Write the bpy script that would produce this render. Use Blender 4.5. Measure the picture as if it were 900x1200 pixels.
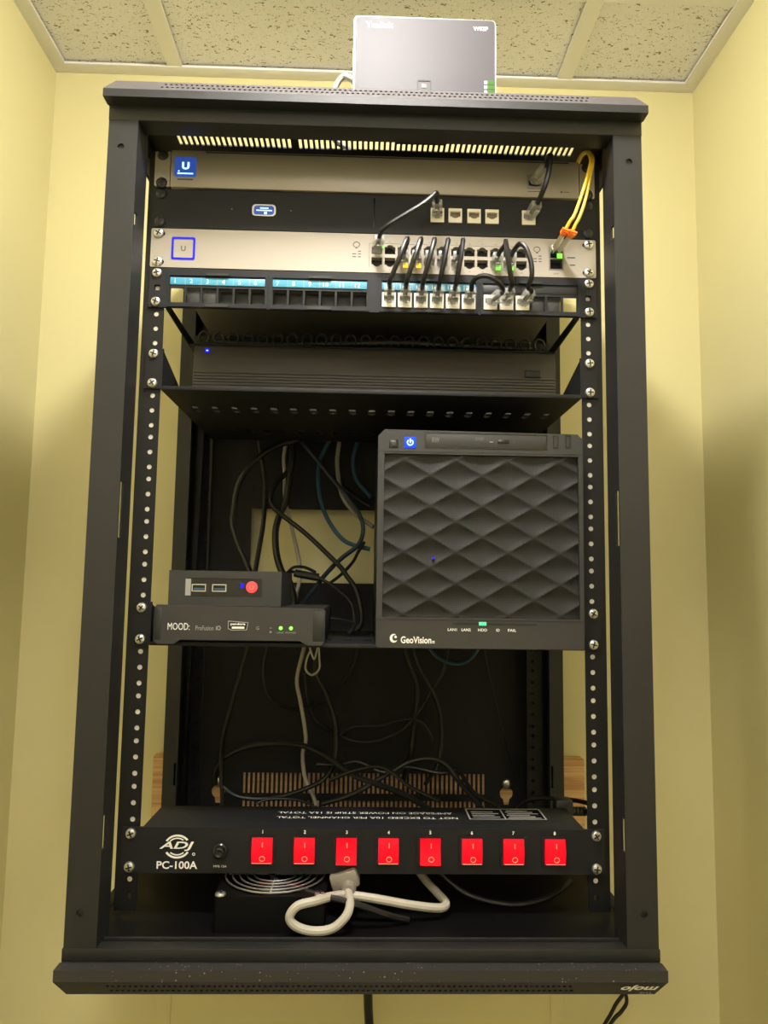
import bpy, bmesh, math, random
from mathutils import Vector, Matrix
random.seed(7)
for o in list(bpy.data.objects): bpy.data.objects.remove(o)
scene = bpy.context.scene
COL = scene.collection
ZO = 2.0            # height above the floor (m) of the top edge of the first rack unit
S = 0.001           # everything below is written in millimetres; x right, y into the room, z up from the top rack unit

# ------------------------------------------------------------------ camera
cam_d = bpy.data.cameras.new('camera'); cam = bpy.data.objects.new('camera', cam_d); COL.objects.link(cam)
cam_d.sensor_fit = 'VERTICAL'; cam_d.sensor_height = 36.0; cam_d.sensor_width = 27.0
cam_d.lens = 870.0 / 1200.0 * 36.0; cam_d.clip_start = 0.02; cam_d.clip_end = 50
_p, _y, _r = 0.1016, -0.0270, -0.01467
_Rz = Matrix.Rotation(_y, 3, 'Z'); _Rx = Matrix.Rotation(_p, 3, 'X'); _Ry = Matrix.Rotation(_r, 3, 'Y')
_M = _Rz @ _Rx @ _Ry
_B = Matrix(((1, 0, 0), (0, 0, -1), (0, 1, 0)))
cam.matrix_world = Matrix.Translation((-0.00705, -0.77466, ZO - 0.47146)) @ (_M @ _B).to_4x4()
scene.camera = cam

# ------------------------------------------------------------------ world, exposure
w = bpy.data.worlds.new('world'); scene.world = w; w.use_nodes = True
w.node_tree.nodes['Background'].inputs[0].default_value = (0.5, 0.5, 0.5, 1)
w.node_tree.nodes['Background'].inputs[1].default_value = 0.05
scene.view_settings.view_transform = 'Standard'; scene.view_settings.look = 'None'
scene.view_settings.exposure = 0.36; scene.view_settings.gamma = 1.0
scene.view_settings.use_curve_mapping = False
LAMP_STRENGTH = 245.0       # dome lamp on the closet ceiling just in front of the rack
FILL_PANEL_STRENGTH = 10.5    # added fill panel on the ceiling, unseen behind the viewer

# ------------------------------------------------------------------ materials
MATS = {}
def mat(name, col, rough=0.5, metal=0.0, emit=None, es=0.0, trans=0.0, bump=0.0, bscale=400.0, var=0.0, vscale=8.0, spec=0.5, coat=0.0, alpha=1.0):
    if name in MATS: return MATS[name]
    m = bpy.data.materials.new(name); m.use_nodes = True; nt = m.node_tree
    b = nt.nodes['Principled BSDF']
    b.inputs['Base Color'].default_value = (*col, 1); b.inputs['Roughness'].default_value = rough
    b.inputs['Metallic'].default_value = metal; b.inputs['Specular IOR Level'].default_value = spec
    b.inputs['Transmission Weight'].default_value = trans; b.inputs['Coat Weight'].default_value = coat
    b.inputs['Alpha'].default_value = alpha
    if emit:
        b.inputs['Emission Color'].default_value = (*emit, 1); b.inputs['Emission Strength'].default_value = es
    tc = nt.nodes.new('ShaderNodeTexCoord')
    if var > 0:
        n = nt.nodes.new('ShaderNodeTexNoise'); n.inputs['Scale'].default_value = vscale; n.inputs['Detail'].default_value = 4
        nt.links.new(tc.outputs['Object'], n.inputs['Vector'])
        mx = nt.nodes.new('ShaderNodeMixRGB'); mx.inputs[1].default_value = (*[c * (1 - var) for c in col], 1)
        mx.inputs[2].default_value = (*[min(1, c * (1 + var)) for c in col], 1)
        nt.links.new(n.outputs['Fac'], mx.inputs[0]); nt.links.new(mx.outputs[0], b.inputs['Base Color'])
    if bump > 0:
        n2 = nt.nodes.new('ShaderNodeTexNoise'); n2.inputs['Scale'].default_value = bscale; n2.inputs['Detail'].default_value = 3
        nt.links.new(tc.outputs['Object'], n2.inputs['Vector'])
        bp = nt.nodes.new('ShaderNodeBump'); bp.inputs['Strength'].default_value = bump; bp.inputs['Distance'].default_value = 0.001
        nt.links.new(n2.outputs['Fac'], bp.inputs['Height']); nt.links.new(bp.outputs['Normal'], b.inputs['Normal'])
    MATS[name] = m
    return m
WALL = mat('yellow_green_wall_paint', (0.67, 0.612, 0.325), 0.42, bump=0.12, bscale=180, var=0.03, vscale=3, spec=0.4)
POWDER = mat('black_powder_coat', (0.014, 0.0138, 0.0148), 0.46, bump=0.25, bscale=2600, spec=0.4)
POWDERD = mat('black_powder_coat_rail', (0.004, 0.004, 0.0048), 0.5, bump=0.2, bscale=2600, spec=0.28)
PANELB = mat('black_painted_panel', (0.0075, 0.0077, 0.0096), 0.55, bump=0.12, bscale=2000, spec=0.3)
BACKB = mat('matt_black_back_panel', (0.0085, 0.0086, 0.0105), 0.65, bump=0.1, bscale=1500, spec=0.25)
SILVER = mat('silver_painted_aluminium', (0.30, 0.272, 0.243), 0.45, metal=0.4, bump=0.05, bscale=2500)
SILVER2 = mat('champagne_silver_switch', (0.335, 0.30, 0.255), 0.45, metal=0.2, bump=0.05, bscale=2500)
ZINC = mat('zinc_steel', (0.55, 0.54, 0.52), 0.3, metal=0.9)
GALV = mat('dull_steel_case', (0.20, 0.19, 0.18), 0.45, metal=0.5)
PLASTB = mat('black_plastic', (0.009, 0.009, 0.0095), 0.5, bump=0.1, bscale=3000)
PLASTG = mat('charcoal_plastic', (0.022, 0.021, 0.020), 0.55, bump=0.1, bscale=2500)
GLOSSB = mat('gloss_black_plastic', (0.008, 0.008, 0.009), 0.18)
RECM = mat('dark_grey_recorder_plastic', (0.052, 0.048, 0.047), 0.5)
BARE = mat('bare_bright_thread', (0.50, 0.47, 0.41), 0.45)
FLOORB = mat('black_floor_panel', (0.003, 0.003, 0.0034), 0.45, spec=0.12)
HOLE = mat('port_interior_black', (0.004, 0.004, 0.005), 0.6)
WHITEP = mat('white_keystone_plastic', (0.80, 0.76, 0.68), 0.4)
JACKIN = mat('jack_opening_brown', (0.17, 0.14, 0.11), 0.6)
CLEAR = mat('clear_polycarbonate', (0.50, 0.50, 0.48), 0.12, alpha=0.42)
CABB = mat('black_cable_jacket', (0.008, 0.008, 0.009), 0.4, spec=0.4)
CABG = mat('grey_cable_jacket', (0.25, 0.24, 0.22), 0.45)
CABW = mat('white_cable_jacket', (0.40, 0.37, 0.32), 0.5)
CABBL = mat('blue_cable_jacket', (0.02, 0.075, 0.13), 0.4)
CABSL = mat('slate_cable_jacket', (0.018, 0.03, 0.048), 0.4)
CABPALE = mat('pale_twist_tie', (0.5, 0.47, 0.42), 0.5)
YEL = mat('yellow_fibre_jacket', (0.85, 0.56, 0.04), 0.35)
ORA = mat('orange_clip', (0.85, 0.20, 0.02), 0.4)
FIBG = mat('beige_fibre_boot', (0.62, 0.56, 0.46), 0.4)
BLUELAB = mat('blue_label_strip', (0.06, 0.29, 0.45), 0.4)
TXTW = mat('white_print', (0.80, 0.78, 0.74), 0.5)
TXTG = mat('grey_print', (0.30, 0.29, 0.28), 0.5)
TXTM = mat('mid_grey_print', (0.09, 0.088, 0.084), 0.5)
TXTK = mat('dark_print', (0.05, 0.045, 0.04), 0.5)
TXTD = mat('faint_dark_print', (0.035, 0.034, 0.036), 0.5)
TXTR = mat('pale_print_on_red', (0.6, 0.2, 0.12), 0.5, emit=(0.85, 0.16, 0.08), es=0.55)
LEDB = mat('blue_led', (0.0, 0.0, 0.12), 0.5, emit=(0.006, 0.012, 0.62), es=1.0, spec=0.2)
LEDB2 = mat('bright_blue_button', (0.0, 0.02, 0.2), 0.5, emit=(0.008, 0.05, 0.95), es=1.0, spec=0.2)
LEDBW = mat('pale_blue_light', (0.3, 0.5, 0.8), 0.4, emit=(0.35, 0.62, 1.0), es=1.4)
SCREEN = mat('blue_screen', (0.02, 0.05, 0.2), 0.25, emit=(0.02, 0.055, 0.30), es=0.75)
LEDG = mat('green_led', (0.1, 0.5, 0.05), 0.4, emit=(0.22, 1.0, 0.06), es=1.5)
LEDT = mat('teal_green_led', (0.05, 0.5, 0.25), 0.4, emit=(0.04, 0.62, 0.27), es=0.8)
LEDY = mat('amber_led', (0.6, 0.35, 0.02), 0.4, emit=(1.0, 0.55, 0.03), es=1.8)
LEDGD = mat('green_icon', (0.012, 0.04, 0.002), 0.5, emit=(0.12, 0.36, 0.02), es=0.5, spec=0.2)
LEDR = mat('red_button_light', (0.6, 0.03, 0.03), 0.35, emit=(1.0, 0.05, 0.05), es=0.9)
REDSW = mat('lit_red_rocker', (0.25, 0.0, 0.004), 0.35, emit=(0.78, 0.002, 0.014), es=0.8, spec=0.25, bump=0.5, bscale=900)
WOOD = None
RUST = mat('bare_wood_keyhole', (0.42, 0.22, 0.10), 0.6)
TILE = None
TEE = mat('cream_tee_bar', (0.79, 0.775, 0.79), 0.5)
FLOORM = mat('beige_vinyl_floor', (0.58, 0.55, 0.50), 0.45, var=0.08, vscale=4)
DOORM = mat('white_door_paint', (0.75, 0.72, 0.66), 0.4)
LAMPM = mat('lamp_diffuser', (0.9, 0.9, 0.9), 0.5, emit=(1.0, 0.965, 0.90), es=LAMP_STRENGTH)
FILLM = mat('fill_panel_diffuser', (0.9, 0.9, 0.9), 0.5, emit=(1.0, 0.96, 0.89), es=FILL_PANEL_STRENGTH)
DECT = mat('pearl_grey_plastic', (0.046, 0.0415, 0.048), 0.52, metal=0.0, spec=0.3, bump=0.06, bscale=2500)
CLEARW = mat('beige_plug', (0.20, 0.18, 0.15), 0.5)

def wood_mat():
    m = bpy.data.materials.new('bare_plywood'); m.use_nodes = True; nt = m.node_tree; b = nt.nodes['Principled BSDF']
    tc = nt.nodes.new('ShaderNodeTexCoord'); mp = nt.nodes.new('ShaderNodeMapping'); mp.inputs['Scale'].default_value = (3, 30, 60)
    n = nt.nodes.new('ShaderNodeTexNoise'); n.inputs['Scale'].default_value = 2.2; n.inputs['Detail'].default_value = 5; n.inputs['Distortion'].default_value = 1.2
    r = nt.nodes.new('ShaderNodeValToRGB')
    r.color_ramp.elements[0].position = 0.35; r.color_ramp.elements[0].color = (0.46, 0.24, 0.09, 1)
    r.color_ramp.elements[1].position = 0.62; r.color_ramp.elements[1].color = (0.72, 0.46, 0.22, 1)
    nt.links.new(tc.outputs['Object'], mp.inputs[0]); nt.links.new(mp.outputs[0], n.inputs['Vector'])
    nt.links.new(n.outputs['Fac'], r.inputs[0]); nt.links.new(r.outputs[0], b.inputs['Base Color']); b.inputs['Roughness'].default_value = 0.6
    return m
WOOD = wood_mat()

def tile_mat():
    m = bpy.data.materials.new('fissured_ceiling_tile'); m.use_nodes = True; nt = m.node_tree; b = nt.nodes['Principled BSDF']
    tc = nt.nodes.new('ShaderNodeTexCoord')
    def layer(scale, thr, sx, rot):
        mp = nt.nodes.new('ShaderNodeMapping'); mp.inputs['Scale'].default_value = (sx, 1, 1); mp.inputs['Rotation'].default_value = (0, 0, rot)
        v = nt.nodes.new('ShaderNodeTexVoronoi'); v.inputs['Scale'].default_value = scale; v.inputs['Randomness'].default_value = 1.0
        ns = nt.nodes.new('ShaderNodeTexNoise'); ns.inputs['Scale'].default_value = scale * 0.7
        ad = nt.nodes.new('ShaderNodeMixRGB'); ad.blend_type = 'ADD'; ad.inputs[0].default_value = 0.012
        nt.links.new(tc.outputs['Object'], mp.inputs[0]); nt.links.new(tc.outputs['Object'], ns.inputs['Vector'])
        nt.links.new(mp.outputs[0], ad.inputs[1]); nt.links.new(ns.outputs['Color'], ad.inputs[2]); nt.links.new(ad.outputs[0], v.inputs['Vector'])
        # random size per cell
        sep = nt.nodes.new('ShaderNodeSeparateColor'); nt.links.new(v.outputs['Color'], sep.inputs[0])
        mul = nt.nodes.new('ShaderNodeMath'); mul.operation = 'MULTIPLY'; mul.inputs[1].default_value = thr; nt.links.new(sep.outputs[0], mul.inputs[0])
        lt = nt.nodes.new('ShaderNodeMath'); lt.operation = 'LESS_THAN'; nt.links.new(v.outputs['Distance'], lt.inputs[0]); nt.links.new(mul.outputs[0], lt.inputs[1])
        return lt
    a = layer(190, 0.29, 0.45, 0.9); c = layer(190, 0.27, 0.42, -0.6); d = layer(380, 0.30, 1.0, 0.2)
    mx = nt.nodes.new('ShaderNodeMath'); mx.operation = 'MAXIMUM'; nt.links.new(a.outputs[0], mx.inputs[0]); nt.links.new(c.outputs[0], mx.inputs[1])
    mx2 = nt.nodes.new('ShaderNodeMath'); mx2.operation = 'MAXIMUM'; nt.links.new(mx.outputs[0], mx2.inputs[0]); nt.links.new(d.outputs[0], mx2.inputs[1])
    col = nt.nodes.new('ShaderNodeMixRGB'); col.inputs[1].default_value = (0.80, 0.79, 0.83, 1); col.inputs[2].default_value = (0.26, 0.21, 0.14, 1)
    nt.links.new(mx2.outputs[0], col.inputs[0]); nt.links.new(col.outputs[0], b.inputs['Base Color']); b.inputs['Roughness'].default_value = 0.85
    bp = nt.nodes.new('ShaderNodeBump'); bp.inputs['Strength'].default_value = 0.6; bp.inputs['Distance'].default_value = 0.002; bp.invert = True
    nt.links.new(mx2.outputs[0], bp.inputs['Height']); nt.links.new(bp.outputs['Normal'], b.inputs['Normal'])
    return m
TILE = tile_mat()

def dusty_mat():
    m = bpy.data.materials.new('dusty_black_coat'); m.use_nodes = True; nt = m.node_tree; b = nt.nodes['Principled BSDF']
    tc = nt.nodes.new('ShaderNodeTexCoord'); v = nt.nodes.new('ShaderNodeTexVoronoi'); v.inputs['Scale'].default_value = 330
    n = nt.nodes.new('ShaderNodeTexNoise'); n.inputs['Scale'].default_value = 14; n.inputs['Detail'].default_value = 4
    sep = nt.nodes.new('ShaderNodeSeparateColor'); nt.links.new(tc.outputs['Object'], v.inputs['Vector']); nt.links.new(tc.outputs['Object'], n.inputs['Vector'])
    nt.links.new(v.outputs['Color'], sep.inputs[0])
    mr = nt.nodes.new('ShaderNodeMapRange'); mr.inputs[1].default_value = 0.45; mr.inputs[2].default_value = 1.0; mr.inputs[3].default_value = 0.0; mr.inputs[4].default_value = 0.42
    nt.links.new(sep.outputs[0], mr.inputs[0])
    mu = nt.nodes.new('ShaderNodeMath'); mu.operation = 'MULTIPLY'; nt.links.new(mr.outputs[0], mu.inputs[0]); nt.links.new(n.outputs['Fac'], mu.inputs[1])
    lt = nt.nodes.new('ShaderNodeMath'); lt.operation = 'LESS_THAN'; nt.links.new(v.outputs['Distance'], lt.inputs[0]); nt.links.new(mu.outputs[0], lt.inputs[1])
    col = nt.nodes.new('ShaderNodeMixRGB'); col.inputs[1].default_value = (0.024, 0.022, 0.023, 1); col.inputs[2].default_value = (0.34, 0.30, 0.27, 1)
    nt.links.new(lt.outputs[0], col.inputs[0]); nt.links.new(col.outputs[0], b.inputs['Base Color']); b.inputs['Roughness'].default_value = 0.5
    return m
DUSTY = dusty_mat()
PALERIM = mat('paler_black_coat', (0.075, 0.068, 0.072), 0.42, bump=0.2, bscale=2600, var=0.25, vscale=30)  # paler, mottled coat for the upper rim only

def mesh_grille_mat():
    m = bpy.data.materials.new('perforated_black_steel'); m.use_nodes = True; nt = m.node_tree; b = nt.nodes['Principled BSDF']
    tc = nt.nodes.new('ShaderNodeTexCoord'); mp = nt.nodes.new('ShaderNodeMapping')
    mp.inputs['Scale'].default_value = (520, 0, 520); mp.inputs['Rotation'].default_value = (0, 0, 0)
    nt.links.new(tc.outputs['Object'], mp.inputs[0])
    sx = nt.nodes.new('ShaderNodeSeparateXYZ'); nt.links.new(mp.outputs[0], sx.inputs[0])
    def M(op, a, bb):
        n = nt.nodes.new('ShaderNodeMath'); n.operation = op
        for i, q in enumerate((a, bb)):
            if q is None: continue
            if isinstance(q, (int, float)): n.inputs[i].default_value = q
            else: nt.links.new(q, n.inputs[i])
        return n.outputs[0]
    fx = M('SUBTRACT', M('FRACT', sx.outputs[0], None), 0.5); fz = M('SUBTRACT', M('FRACT', sx.outputs[2], None), 0.5)
    r2 = M('ADD', M('MULTIPLY', fx, fx), M('MULTIPLY', fz, fz)); dot = M('LESS_THAN', r2, 0.105)
    col = nt.nodes.new('ShaderNodeMixRGB'); col.inputs[1].default_value = (0.022, 0.0205, 0.020, 1); col.inputs[2].default_value = (0.003, 0.003, 0.003, 1)
    nt.links.new(dot, col.inputs[0]); nt.links.new(col.outputs[0], b.inputs['Base Color']); b.inputs['Roughness'].default_value = 0.62; b.inputs['Specular IOR Level'].default_value = 0.25
    return m
GRILLE = mesh_grille_mat()

# ------------------------------------------------------------------ mesh kit
PL = {'xz': lambda u, v, w_: (u, w_, v), 'xy': lambda u, v, w_: (u, v, w_), 'yz': lambda u, v, w_: (w_, u, v)}
class G:
    def __init__(s): s.V = []; s.F = []; s.MI = []; s.mi = 0
    def add(s, V, F):
        n = len(s.V); s.V += [tuple(v) for v in V]; s.F += [tuple(i + n for i in f) for f in F]; s.MI += [s.mi] * len(F); return s
    def box(s, x0, x1, y0, y1, z0, z1, b=0, seg=2):
        if b <= 0:
            V = [(x, y, z) for z in (z0, z1) for y in (y0, y1) for x in (x0, x1)]
            return s.add(V, [(0, 2, 3, 1), (4, 5, 7, 6), (0, 1, 5, 4), (2, 6, 7, 3), (0, 4, 6, 2), (1, 3, 7, 5)])
        t = bmesh.new(); bmesh.ops.create_cube(t, size=1)
        for v in t.verts: v.co = ((x0 + x1) / 2 + v.co.x * (x1 - x0), (y0 + y1) / 2 + v.co.y * (y1 - y0), (z0 + z1) / 2 + v.co.z * (z1 - z0))
        bmesh.ops.bevel(t, geom=list(t.edges), offset=b, segments=seg, affect='EDGES', profile=0.5)
        t.verts.index_update(); s.add([tuple(v.co) for v in t.verts], [[v.index for v in f.verts] for f in t.faces]); t.free(); return s
    def prism(s, outline, plane, w0, w1, holes=()):
        fm = PL[plane] if isinstance(plane, str) else plane
        t = bmesh.new(); loops = []; edges = []
        for lp in [outline] + list(holes):
            vs = [t.verts.new((p[0], p[1], 0)) for p in lp]; loops.append(vs)
            for i in range(len(vs)): edges.append(t.edges.new((vs[i], vs[(i + 1) % len(vs)])))
        t.verts.index_update()
        bmesh.ops.triangle_fill(t, use_beauty=True, use_dissolve=False, edges=edges, normal=(0, 0, 1))
        t.verts.index_update(); n = len(t.verts); co = [(v.co.x, v.co.y) for v in t.verts]
        V = [fm(a, b_, w0) for a, b_ in co] + [fm(a, b_, w1) for a, b_ in co]; F = []
        for f in t.faces:
            ix = [v.index for v in f.verts]; F.append(ix); F.append([i + n for i in reversed(ix)])
        for vs in loops:
            for i in range(len(vs)):
                a, b_ = vs[i].index, vs[(i + 1) % len(vs)].index; F.append((a, b_, b_ + n, a + n))
        t.free(); return s.add(V, F)
    def lathe(s, prof, c, axis='y', seg=20, hollow=False):      # prof: (r, h) along axis
        V = []; F = []; c = Vector(c)
        ax = {'x': (Vector((1, 0, 0)), Vector((0, 1, 0)), Vector((0, 0, 1))), 'y': (Vector((0, 1, 0)), Vector((1, 0, 0)), Vector((0, 0, 1))), 'z': (Vector((0, 0, 1)), Vector((1, 0, 0)), Vector((0, 1, 0)))}[axis]
        for r, h in prof:
            for k in range(seg):
                a = 2 * math.pi * k / seg; V.append(c + ax[0] * h + ax[1] * r * math.cos(a) + ax[2] * r * math.sin(a))
        for i in range(len(prof) - 1):
            for k in range(seg):
                F.append((i * seg + k, i * seg + (k + 1) % seg, (i + 1) * seg + (k + 1) % seg, (i + 1) * seg + k))
        if not hollow:
            F.append(tuple(range(seg))); F.append(tuple(range((len(prof) - 1) * seg, len(prof) * seg)))
        return s.add(V, F)
    def tube(s, pts, r, seg=8, closed=False, raw=False, sub=6):
        P = [Vector(p) for p in pts]
        if not raw: P = spline(P, sub, closed)
        n = len(P); V = []; F = []; up = None
        for i in range(n):
            if closed: d = P[(i + 1) % n] - P[i - 1]
            else: d = P[min(i + 1, n - 1)] - P[max(i - 1, 0)]
            d.normalize()
            if up is None:
                up = Vector((0, 0, 1)) if abs(d.z) < 0.9 else Vector((1, 0, 0))
            up = up - d * up.dot(d)
            if up.length < 1e-6: up = d.orthogonal()
            up.normalize(); sd = d.cross(up)
            for k in range(seg):
                a = 2 * math.pi * k / seg; V.append(P[i] + (up * math.cos(a) + sd * math.sin(a)) * r)
        m = n if closed else n - 1
        for i in range(m):
            j = (i + 1) % n
            for k in range(seg): F.append((i * seg + k, i * seg + (k + 1) % seg, j * seg + (k + 1) % seg, j * seg + k))
        if not closed: F.append(tuple(range(seg))); F.append(tuple(range((n - 1) * seg, n * seg)))
        return s.add(V, F)
    def xf(s, M4):
        s.V = [tuple(M4 @ Vector(v)) for v in s.V]; return s

def spline(P, sub, closed=False):
    out = []; n = len(P); rng = n if closed else n - 1
    for i in range(rng):
        if closed: p0, p1, p2, p3 = P[i - 1], P[i], P[(i + 1) % n], P[(i + 2) % n]
        else: p0, p1, p2, p3 = P[max(i - 1, 0)], P[i], P[i + 1], P[min(i + 2, n - 1)]
        for k in range(sub):
            t = k / sub; t2 = t * t; t3 = t2 * t
            out.append(0.5 * ((2 * p1) + (-p0 + p2) * t + (2 * p0 - 5 * p1 + 4 * p2 - p3) * t2 + (-p0 + 3 * p1 - 3 * p2 + p3) * t3))
    if not closed: out.append(P[-1].copy())
    return out

BASE = {}
def W(p): return Vector((p[0] * S, p[1] * S, ZO + p[2] * S))
def mesh_from(g, base, name):
    me = bpy.data.meshes.new(name)
    me.from_pydata([((v[0] - base[0]) * S, (v[1] - base[1]) * S, (v[2] - base[2]) * S) for v in g.V], [], g.F)
    t = bmesh.new(); t.from_mesh(me); bmesh.ops.recalc_face_normals(t, faces=t.faces[:]); t.to_mesh(me); t.free()
    if any(g.MI): me.polygons.foreach_set('material_index', g.MI)
    me.polygons.foreach_set('use_smooth', [True] * len(me.polygons)); me.set_sharp_from_angle(angle=math.radians(32))
    return me
def thing(name, label, cat, base=(0, 0, 0), group=None):
    o = bpy.data.objects.new(name, None); o.empty_display_size = 0.02; COL.objects.link(o); o.location = W(base); BASE[o.name] = base
    o['label'] = label; o['category'] = cat
    if group: o['group'] = group
    return o
def part(name, g, m, parent, label=None, kind=None, at=None):
    """one mesh under a thing / part; `at` gives the part its own origin"""
    pb = BASE[parent.name]; ob = at if at else pb
    me = mesh_from(g, ob, name)
    for q in (m if isinstance(m, (list, tuple)) else [m]): me.materials.append(q)
    o = bpy.data.objects.new(name, me); COL.objects.link(o); o.parent = parent
    o.location = ((ob[0] - pb[0]) * S, (ob[1] - pb[1]) * S, (ob[2] - pb[2]) * S); BASE[o.name] = ob
    if label: o['label'] = label
    if kind: o['kind'] = kind
    return o
def place(name, me, pos, parent):
    """a copy sharing mesh data, its own origin at pos (mm)"""
    pb = BASE[parent.name]; o = bpy.data.objects.new(name, me); COL.objects.link(o); o.parent = parent
    o.location = tuple((pos[i] - pb[i]) * S for i in range(3)); BASE[o.name] = tuple(pos); return o
def single(name, g, m, label=None, cat=None, group=None, kind=None):
    xs = [v[0] for v in g.V]; ys = [v[1] for v in g.V]; zs = [v[2] for v in g.V]
    base = ((min(xs) + max(xs)) / 2, (min(ys) + max(ys)) / 2, min(zs))
    me = mesh_from(g, base, name)
    for q in (m if isinstance(m, (list, tuple)) else [m]): me.materials.append(q)
    o = bpy.data.objects.new(name, me); COL.objects.link(o); o.location = W(base); BASE[o.name] = base
    if label: o['label'] = label
    if cat: o['category'] = cat
    if group: o['group'] = group
    if kind: o['kind'] = kind
    return o
TC = {}
def text_g(s, x, z, w=None, h=None, y=0.0, face='front', anchor='c', bold=0.0, shear=0.0, sx=1.0):
    """lettering as geometry; fitted to width w and/or height h in mm, centred on (x,z)"""
    key = (s, bold, shear)
    if key not in TC:
        c = bpy.data.curves.new('t', 'FONT'); c.body = s; c.size = 1; c.offset = bold; c.shear = shear; c.fill_mode = 'FRONT' if hasattr(c, 'fill_mode') else c.fill_mode
        c.resolution_u = 3
        o = bpy.data.objects.new('t', c); COL.objects.link(o); dg = bpy.context.evaluated_depsgraph_get(); dg.update()
        me = bpy.data.meshes.new_from_object(o.evaluated_get(dg)); V = [tuple(v.co) for v in me.vertices]; F = [tuple(p.vertices) for p in me.polygons]
        bpy.data.objects.remove(o); bpy.data.curves.remove(c); bpy.data.meshes.remove(me); TC[key] = (V, F)
    V, F = TC[key]; x0 = min(v[0] for v in V); x1 = max(v[0] for v in V); z0 = min(v[1] for v in V); z1 = max(v[1] for v in V)
    kx = w / (x1 - x0) if w else None; kz = h / (z1 - z0) if h else None
    if kx is None: kx = kz * sx
    if kz is None: kz = kx
    g = G(); out = []
    for v in V:
        a = (v[0] - (x0 + x1) / 2) * kx; b = (v[1] - (z0 + z1) / 2) * kz
        if face == 'front': out.append((x + a, y, z + b))
        elif face == 'flip': out.append((x - a, y, z - b))
        elif face == 'topflip': out.append((x - a, z - b, y))       # lying flat, z acts as depth
    return g.add(out, F)
def merge(*gs):
    r = G()
    for g in gs: r.mi = 0; r.add(g.V, g.F)
    return r
def rrect(x0, x1, z0, z1, r, n=4):
    P = []
    for cx, cz, a0 in ((x1 - r, z1 - r, 0), (x0 + r, z1 - r, 90), (x0 + r, z0 + r, 180), (x1 - r, z0 + r, 270)):
        for k in range(n + 1):
            a = math.radians(a0 + 90 * k / n); P.append((cx + r * math.cos(a), cz + r * math.sin(a)))
    return P
def rect(x0, x1, z0, z1): return [(x0, z0), (x1, z0), (x1, z1), (x0, z1)]
def circ(cx, cz, r, n=10): return [(cx + r * math.cos(2 * math.pi * k / n), cz + r * math.sin(2 * math.pi * k / n)) for k in range(n)]

def cable(pts, r, m, label, group=None, name='cable', sub=6):
    return single(name, G().tube(pts, r, 8, sub=sub), m, label, 'cable', group)

U = 44.45
def uz(u): return -(u - 1) * U          # z of the top of unit u
RX = 232.55

# ------------------------------------------------------------------ room
XL, XR, YB, YF, ZC, ZF = -509, 516, 345, -1750, 338, -2000
def struct(name, g, m): return single(name, g, m, kind='structure')
struct('wall_back', G().box(XL - 60, XR + 60, YB, YB + 60, ZF, ZC + 120), WALL)
struct('wall_left', G().box(XL - 60, XL, YF, YB, ZF, ZC + 120), WALL)
struct('wall_right', G().box(XR, XR + 60, YF, YB, ZF, ZC + 120), WALL)
struct('wall_front', G().prism(rect(XL - 60, XR + 60, ZF, ZC + 120), 'xz', YF - 60, YF, [rect(-380, 390, ZF + 2, 40)]), DOORM)
struct('floor', G().box(XL - 60, XR + 60, YF - 60, YB + 60, ZF - 40, ZF), FLOORM)
d1 = struct('door_1', G().prism(rect(-378, 388, ZF + 4, 38), 'xz', YF - 50, YF - 12, [rect(-270, -15, -1000, -80), rect(25, 280, -1000, -80), rect(-270, -15, -1850, -1120), rect(25, 280, -1850, -1120)]), DOORM)
for r in ((-270, -15, -1000, -80), (25, 280, -1000, -80), (-270, -15, -1850, -1120), (25, 280, -1850, -1120)):
    part('door_panel', G().box(r[0], r[1], YF - 42, YF - 22, r[2], r[3], 3), DOORM, d1)
g = G().lathe([(12, 0), (12, -8), (8, -10), (8, -32), (22, -36), (26, -48), (20, -60)], (330, YF - 12, -1000), 'y'); g.V = [(v[0], 2 * (YF - 12) - v[1], v[2]) for v in g.V]
part('door_knob', g, ZINC, d1)
# painted-over flat strips on the back wall under the rack
struct('trim_1', G().box(-288, -267, YB - 2.0, YB, ZF, -850, 0.6), WALL)
struct('trim_2', G().box(271, 292, YB - 2.0, YB, ZF, -850, 0.6), WALL)
# ceiling: a grid of tee bars with fissured tiles, each tile its own piece
TX = (-316, 300); TYs = (155, -455, -1065, -1675)
ceil = thing('ceiling', 'x', 'x', (0, 0, ZC)); del ceil['label']; del ceil['category']; ceil['kind'] = 'structure'
xs = [XL, TX[0], TX[1], XR]; ys = [YB] + list(TYs) + [YF]
LX, LY, LR = -10, -335, 58
for j in range(len(ys) - 1):
    for i in range(3):
        x0, x1, y1, y0 = xs[i] + 4, xs[i + 1] - 4, ys[j] - 4, ys[j + 1] + 4
        g = G().prism(rect(x0, x1, y0, y1), 'xy', ZC + 5, ZC + 20)
        part('tile', g, TILE, ceil, at=((x0 + x1) / 2, (y0 + y1) / 2, ZC + 5))
def tee(x0, x1, y0, y1, along):
    g = G().box(x0, x1, y0, y1, ZC, ZC + 3, 0.6)
    cx, cy = (x0 + x1) / 2, (y0 + y1) / 2
    if along == 'y': g.box(cx - 1, cx + 1, y0, y1, ZC + 3, ZC + 38)
    else: g.box(x0, x1, cy - 1, cy + 1, ZC + 3, ZC + 38)
    part('tee_bar', g, TEE, ceil)
for x in TX: tee(x - 12, x + 12, YF, YB - 22, 'y')
for y in TYs:
    for i in range(3): tee(xs[i] + (22 if i == 0 else 12), xs[i + 1] - (22 if i == 2 else 12), y - 12, y + 12, 'x')
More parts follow.
